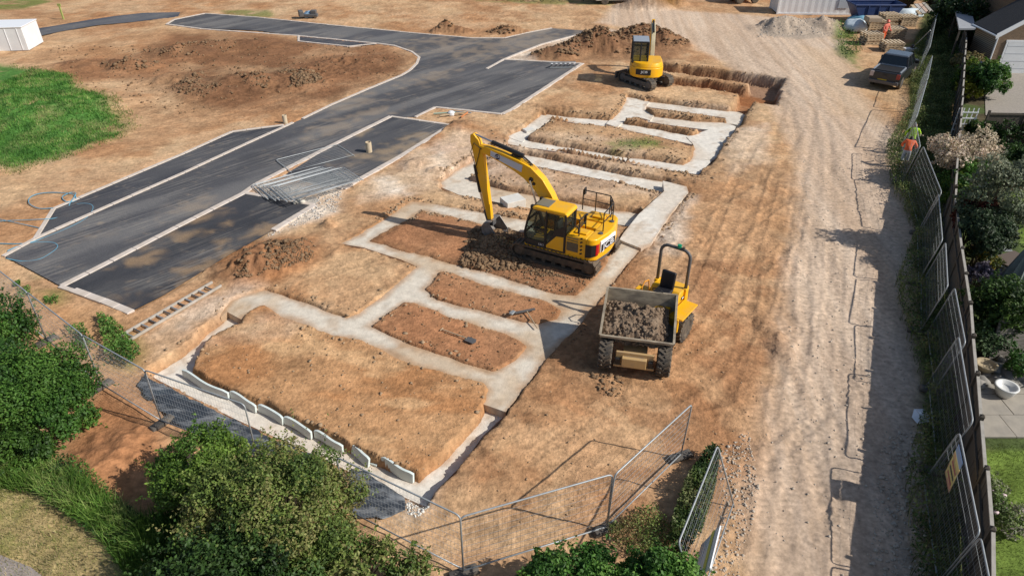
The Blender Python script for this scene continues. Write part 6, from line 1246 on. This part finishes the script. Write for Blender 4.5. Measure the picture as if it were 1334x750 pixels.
fl(1275,105,.9,(1.5,1.6,1.1),6000,.17,[(40,66,26),(66,96,36),(96,124,46),(150,150,50)],115,'bright green shrub beside the board fence and driveway')
fl(1289,108,1.0,(1.2,1.4,1.2),5000,.17,GR1,116,'green shrub against the driveway edge')
fl(1273,95,.9,(.8,.9,.8),2600,.15,[(60,70,84),(90,98,118),(110,112,130)],117,'blue grey shrub between the green ones')
fl(1265,120,.5,(.9,.8,.5),2200,.15,[(110,120,30),(150,150,50),(80,104,34)],118,'yellow green low shrub at the board fence')
fl(1258,84,.8,(1.0,1.2,.8),2600,.17,[(70,90,40),(150,130,90),(110,120,60)],119,'light green shrub with tawny flowers by the garage')
fl(1248,30,1.6,(1.6,3.0,1.8),6000,.22,GRD,120,'dark hedge shrub between the fence and the house')
fl(1270,-2,1.2,(2.2,2.2,1.3),4000,.25,[(80,110,30),(130,150,40),(160,160,50)],121,'yellow green shrub behind the flat canopy')
fl(1215,-6,1.2,(3.0,2.5,1.6),5000,.25,GR1,122,'green shrubbery at the far end of the mesh fence')
fl(1275,172,.7,(.7,.6,.8),2400,.13,GRD+[(90,110,50)],123,'climber growing over the white trellis')
fl(1345,175,.6,(2.5,.8,.7),3500,.16,GRD,124,'dark low shrubs in front of the panel fence')
# trellis and garden panel fence across
p_ = G(1250,187,0); tl_ = thing('trellis', (p_.x - .45, p_.y + .3, 0), -.05, 'white square trellis joined to the board fence', 'trellis')
for k in range(5): MB().box((.5, 0, .35 + k * .32), (1.1, .03, .06)).build('lath', M_white, tl_)
for k in range(5): MB().box((0 + k * .25, .02, 1.0), (.05, .03, 1.7)).build('lath', M_white, tl_)
p_ = G(1274,186,0)
for k in range(4):
    root = thing('panel_fence', (p_.x + k * 1.9, p_.y - .1 * k, 0), -.05, 'dark brown panel fence bay across the garden below the driveway', 'fence', 'panel fence bays across the garden')
    for j in range(12): MB().box((.08 + j * .155, 0, .85), (.16, .025, 1.65)).build('board', M_wood, root)
    MB().box((0, 0, .9), (.1, .1, 1.8)).build('post', M_wood, root); MB().box((.95, -.03, 1.6), (1.86, .05, .06)).build('rail', M_wood, root)
# driveway and house
sheet('driveway', [(1282,95),(1284,150),(1400,162),(1500,158),(1500,95)], .03, mat('drive_gravel', (.36, .32, .27), .9, c2=(.26, .23, .2), scale=8, amt=.8, bump=.3), .0)
hc = G(1284,95,0); hs_ = thing('brick_house', (hc.x, hc.y, 0), -.06, 'brown brick house with white garage door and dark pitched roof', 'house')
mb_ = bpy.data.materials.new('brown_brick'); mb_.use_nodes = True; t = mb_.node_tree; bt = t.nodes.new('ShaderNodeTexBrick'); bt.inputs['Color1'].default_value = (.15, .095, .058, 1); bt.inputs['Color2'].default_value = (.21, .135, .08, 1); bt.inputs['Mortar'].default_value = (.32, .28, .22, 1); bt.inputs['Scale'].default_value = 4.4; bt.inputs['Mortar Size'].default_value = .012
tc = t.nodes.new('ShaderNodeTexCoord'); mp = t.nodes.new('ShaderNodeMapping'); mp.inputs['Rotation'].default_value = (R(90), 0, 0); t.links.new(tc.outputs['Object'], mp.inputs[0]); t.links.new(mp.outputs[0], bt.inputs['Vector']); t.links.new(bt.outputs[0], t.nodes['Principled BSDF'].inputs['Base Color']); t.nodes['Principled BSDF'].inputs['Roughness'].default_value = .9
M_roof = mat('dark_roof_tiles', (.035, .035, .04), .8, c2=(.06, .055, .05), scale=6, amt=.8, bump=.4, stretch=((0, 0, 0), (1, 6, 1)))
GWd, GDp, GE = 6.4, 3.0, 2.75; ridge = GE + 2.1
wl = MB().add([(0, 0, 0), (GWd, 0, 0), (GWd, 0, GE), (GWd / 2, 0, ridge), (0, 0, GE), (0, GDp, 0), (GWd, GDp, 0), (GWd, GDp, GE), (GWd / 2, GDp, ridge), (0, GDp, GE)], [(0, 1, 2, 3, 4), (9, 8, 7, 6, 5), (0, 4, 9, 5), (1, 6, 7, 2)]).build('wall', mb_, hs_)
rf = MB(); 
for s in (0, 1):
    e = -.3 if s == 0 else GWd + .3; ez_ = GE - .2
    rf.hexa([(e, -.25, ez_), (GWd / 2, -.25, ridge), (GWd / 2, GDp, ridge), (e, GDp, ez_), (e, -.25, ez_ + .1), (GWd / 2, -.25, ridge + .12), (GWd / 2, GDp, ridge + .12), (e, GDp, ez_ + .1)])
rfo = rf.build('roof', M_roof, hs_)
for s in (0, 1):
    e = -.32 if s == 0 else GWd + .32; MB().hexa([(e, -.3, GE - .42), (GWd / 2, -.3, ridge - .16), (GWd / 2, -.26, ridge - .16), (e, -.26, GE - .42), (e, -.3, GE - .06), (GWd / 2, -.3, ridge + .13), (GWd / 2, -.26, ridge + .13), (e, -.26, GE - .06)]).build('bargeboard', M_tape, rfo)
MB().bar((-.34, -.3, GE - .2), (-.34, GDp, GE - .2), .06, 8).build('gutter', M_tape, rfo); MB().bar((-.08, -.1, GE - .3), (-.08, -.1, .1), .05, 8).build('downpipe', M_tape, wl)
gd = MB().box((2.9, -.03, 1.05), (4.3, .08, 2.1)).build('garage_door', M_white, hs_, bevel=.01)
for k in range(4): MB().box((2.9, -.075, .35 + k * .5), (4.2, .012, .03)).build('door_groove', mat('groove', (.5, .52, .55), .6), gd)
MB().box((2.9, -.02, 2.17), (4.6, .1, .12)).box((.68, -.02, 1.1), (.1, .1, 2.2)).box((5.12, -.02, 1.1), (.1, .1, 2.2)).build('door_frame', M_tape, gd)
MB().box((2.58, 5.2, 1.5), (.06, 1.2, 1.1)).build('window', M_carg, hs_); MB().box((2.55, 5.2, 1.5), (.04, 1.3, .06)).box((2.55, 5.2, .92), (.1, 1.4, .08)).build('window_frame', M_tape, hs_)
# flat canopy at the side
ca_ = [G(1268,37,2.5), G(1290,37,2.5), G(1283,16,2.5), G(1262,15,2.5)]; inv = Matrix.Rotation(.06, 3, 'Z')
cl_ = [inv @ (q - Vector((hc.x + 1.0, hc.y, 0))) for q in ca_]
MB().hexa([q - Vector((0, 0, .12)) for q in cl_] + cl_).build('canopy_roof', mat('felt_grey', (.36, .37, .39), .8, c2=(.28, .29, .31), scale=3, amt=.6), hs_)
for q in (cl_[0], cl_[3]): MB().box((q.x + .15, q.y + .1, 1.19), (.1, .1, 2.38)).build('canopy_post', M_wood, hs_)
# taller part of the house behind
MB().box((7.4, 7.0, 2.3), (9.6, 8, 4.6)).build('rear_wall', mb_, hs_); rr_ = MB().hexa([(2.2, 2.6, 4.5), (12.6, 2.6, 4.5), (12.6, 11.4, 4.5), (2.2, 11.4, 4.5), (5.4, 6.9, 6.4), (9.4, 6.9, 6.4), (9.4, 7.1, 6.4), (5.4, 7.1, 6.4)]).build('rear_roof', M_roof, hs_)
MB().box((3.6, 2.98, 3.9), (1.3, .06, 1.1)).build('window', M_carg, hs_); MB().box((3.6, 2.94, 3.9), (1.4, .05, .07)).box((3.6, 2.92, 3.3), (1.5, .14, .08)).build('window_frame', M_tape, hs_); MB().bar((2.8, 2.9, 4.5), (2.8, 2.9, 3.2), .05, 8).build('downpipe', M_tape, hs_)
sheet('footpath', [(-120,690),(0,722),(40,738),(75,765),(60,900),(-120,900)], .035, mat('path_tarmac', (.34, .29, .26), .9, c2=(.26, .23, .21), scale=4, amt=.7, bump=.2), .0)
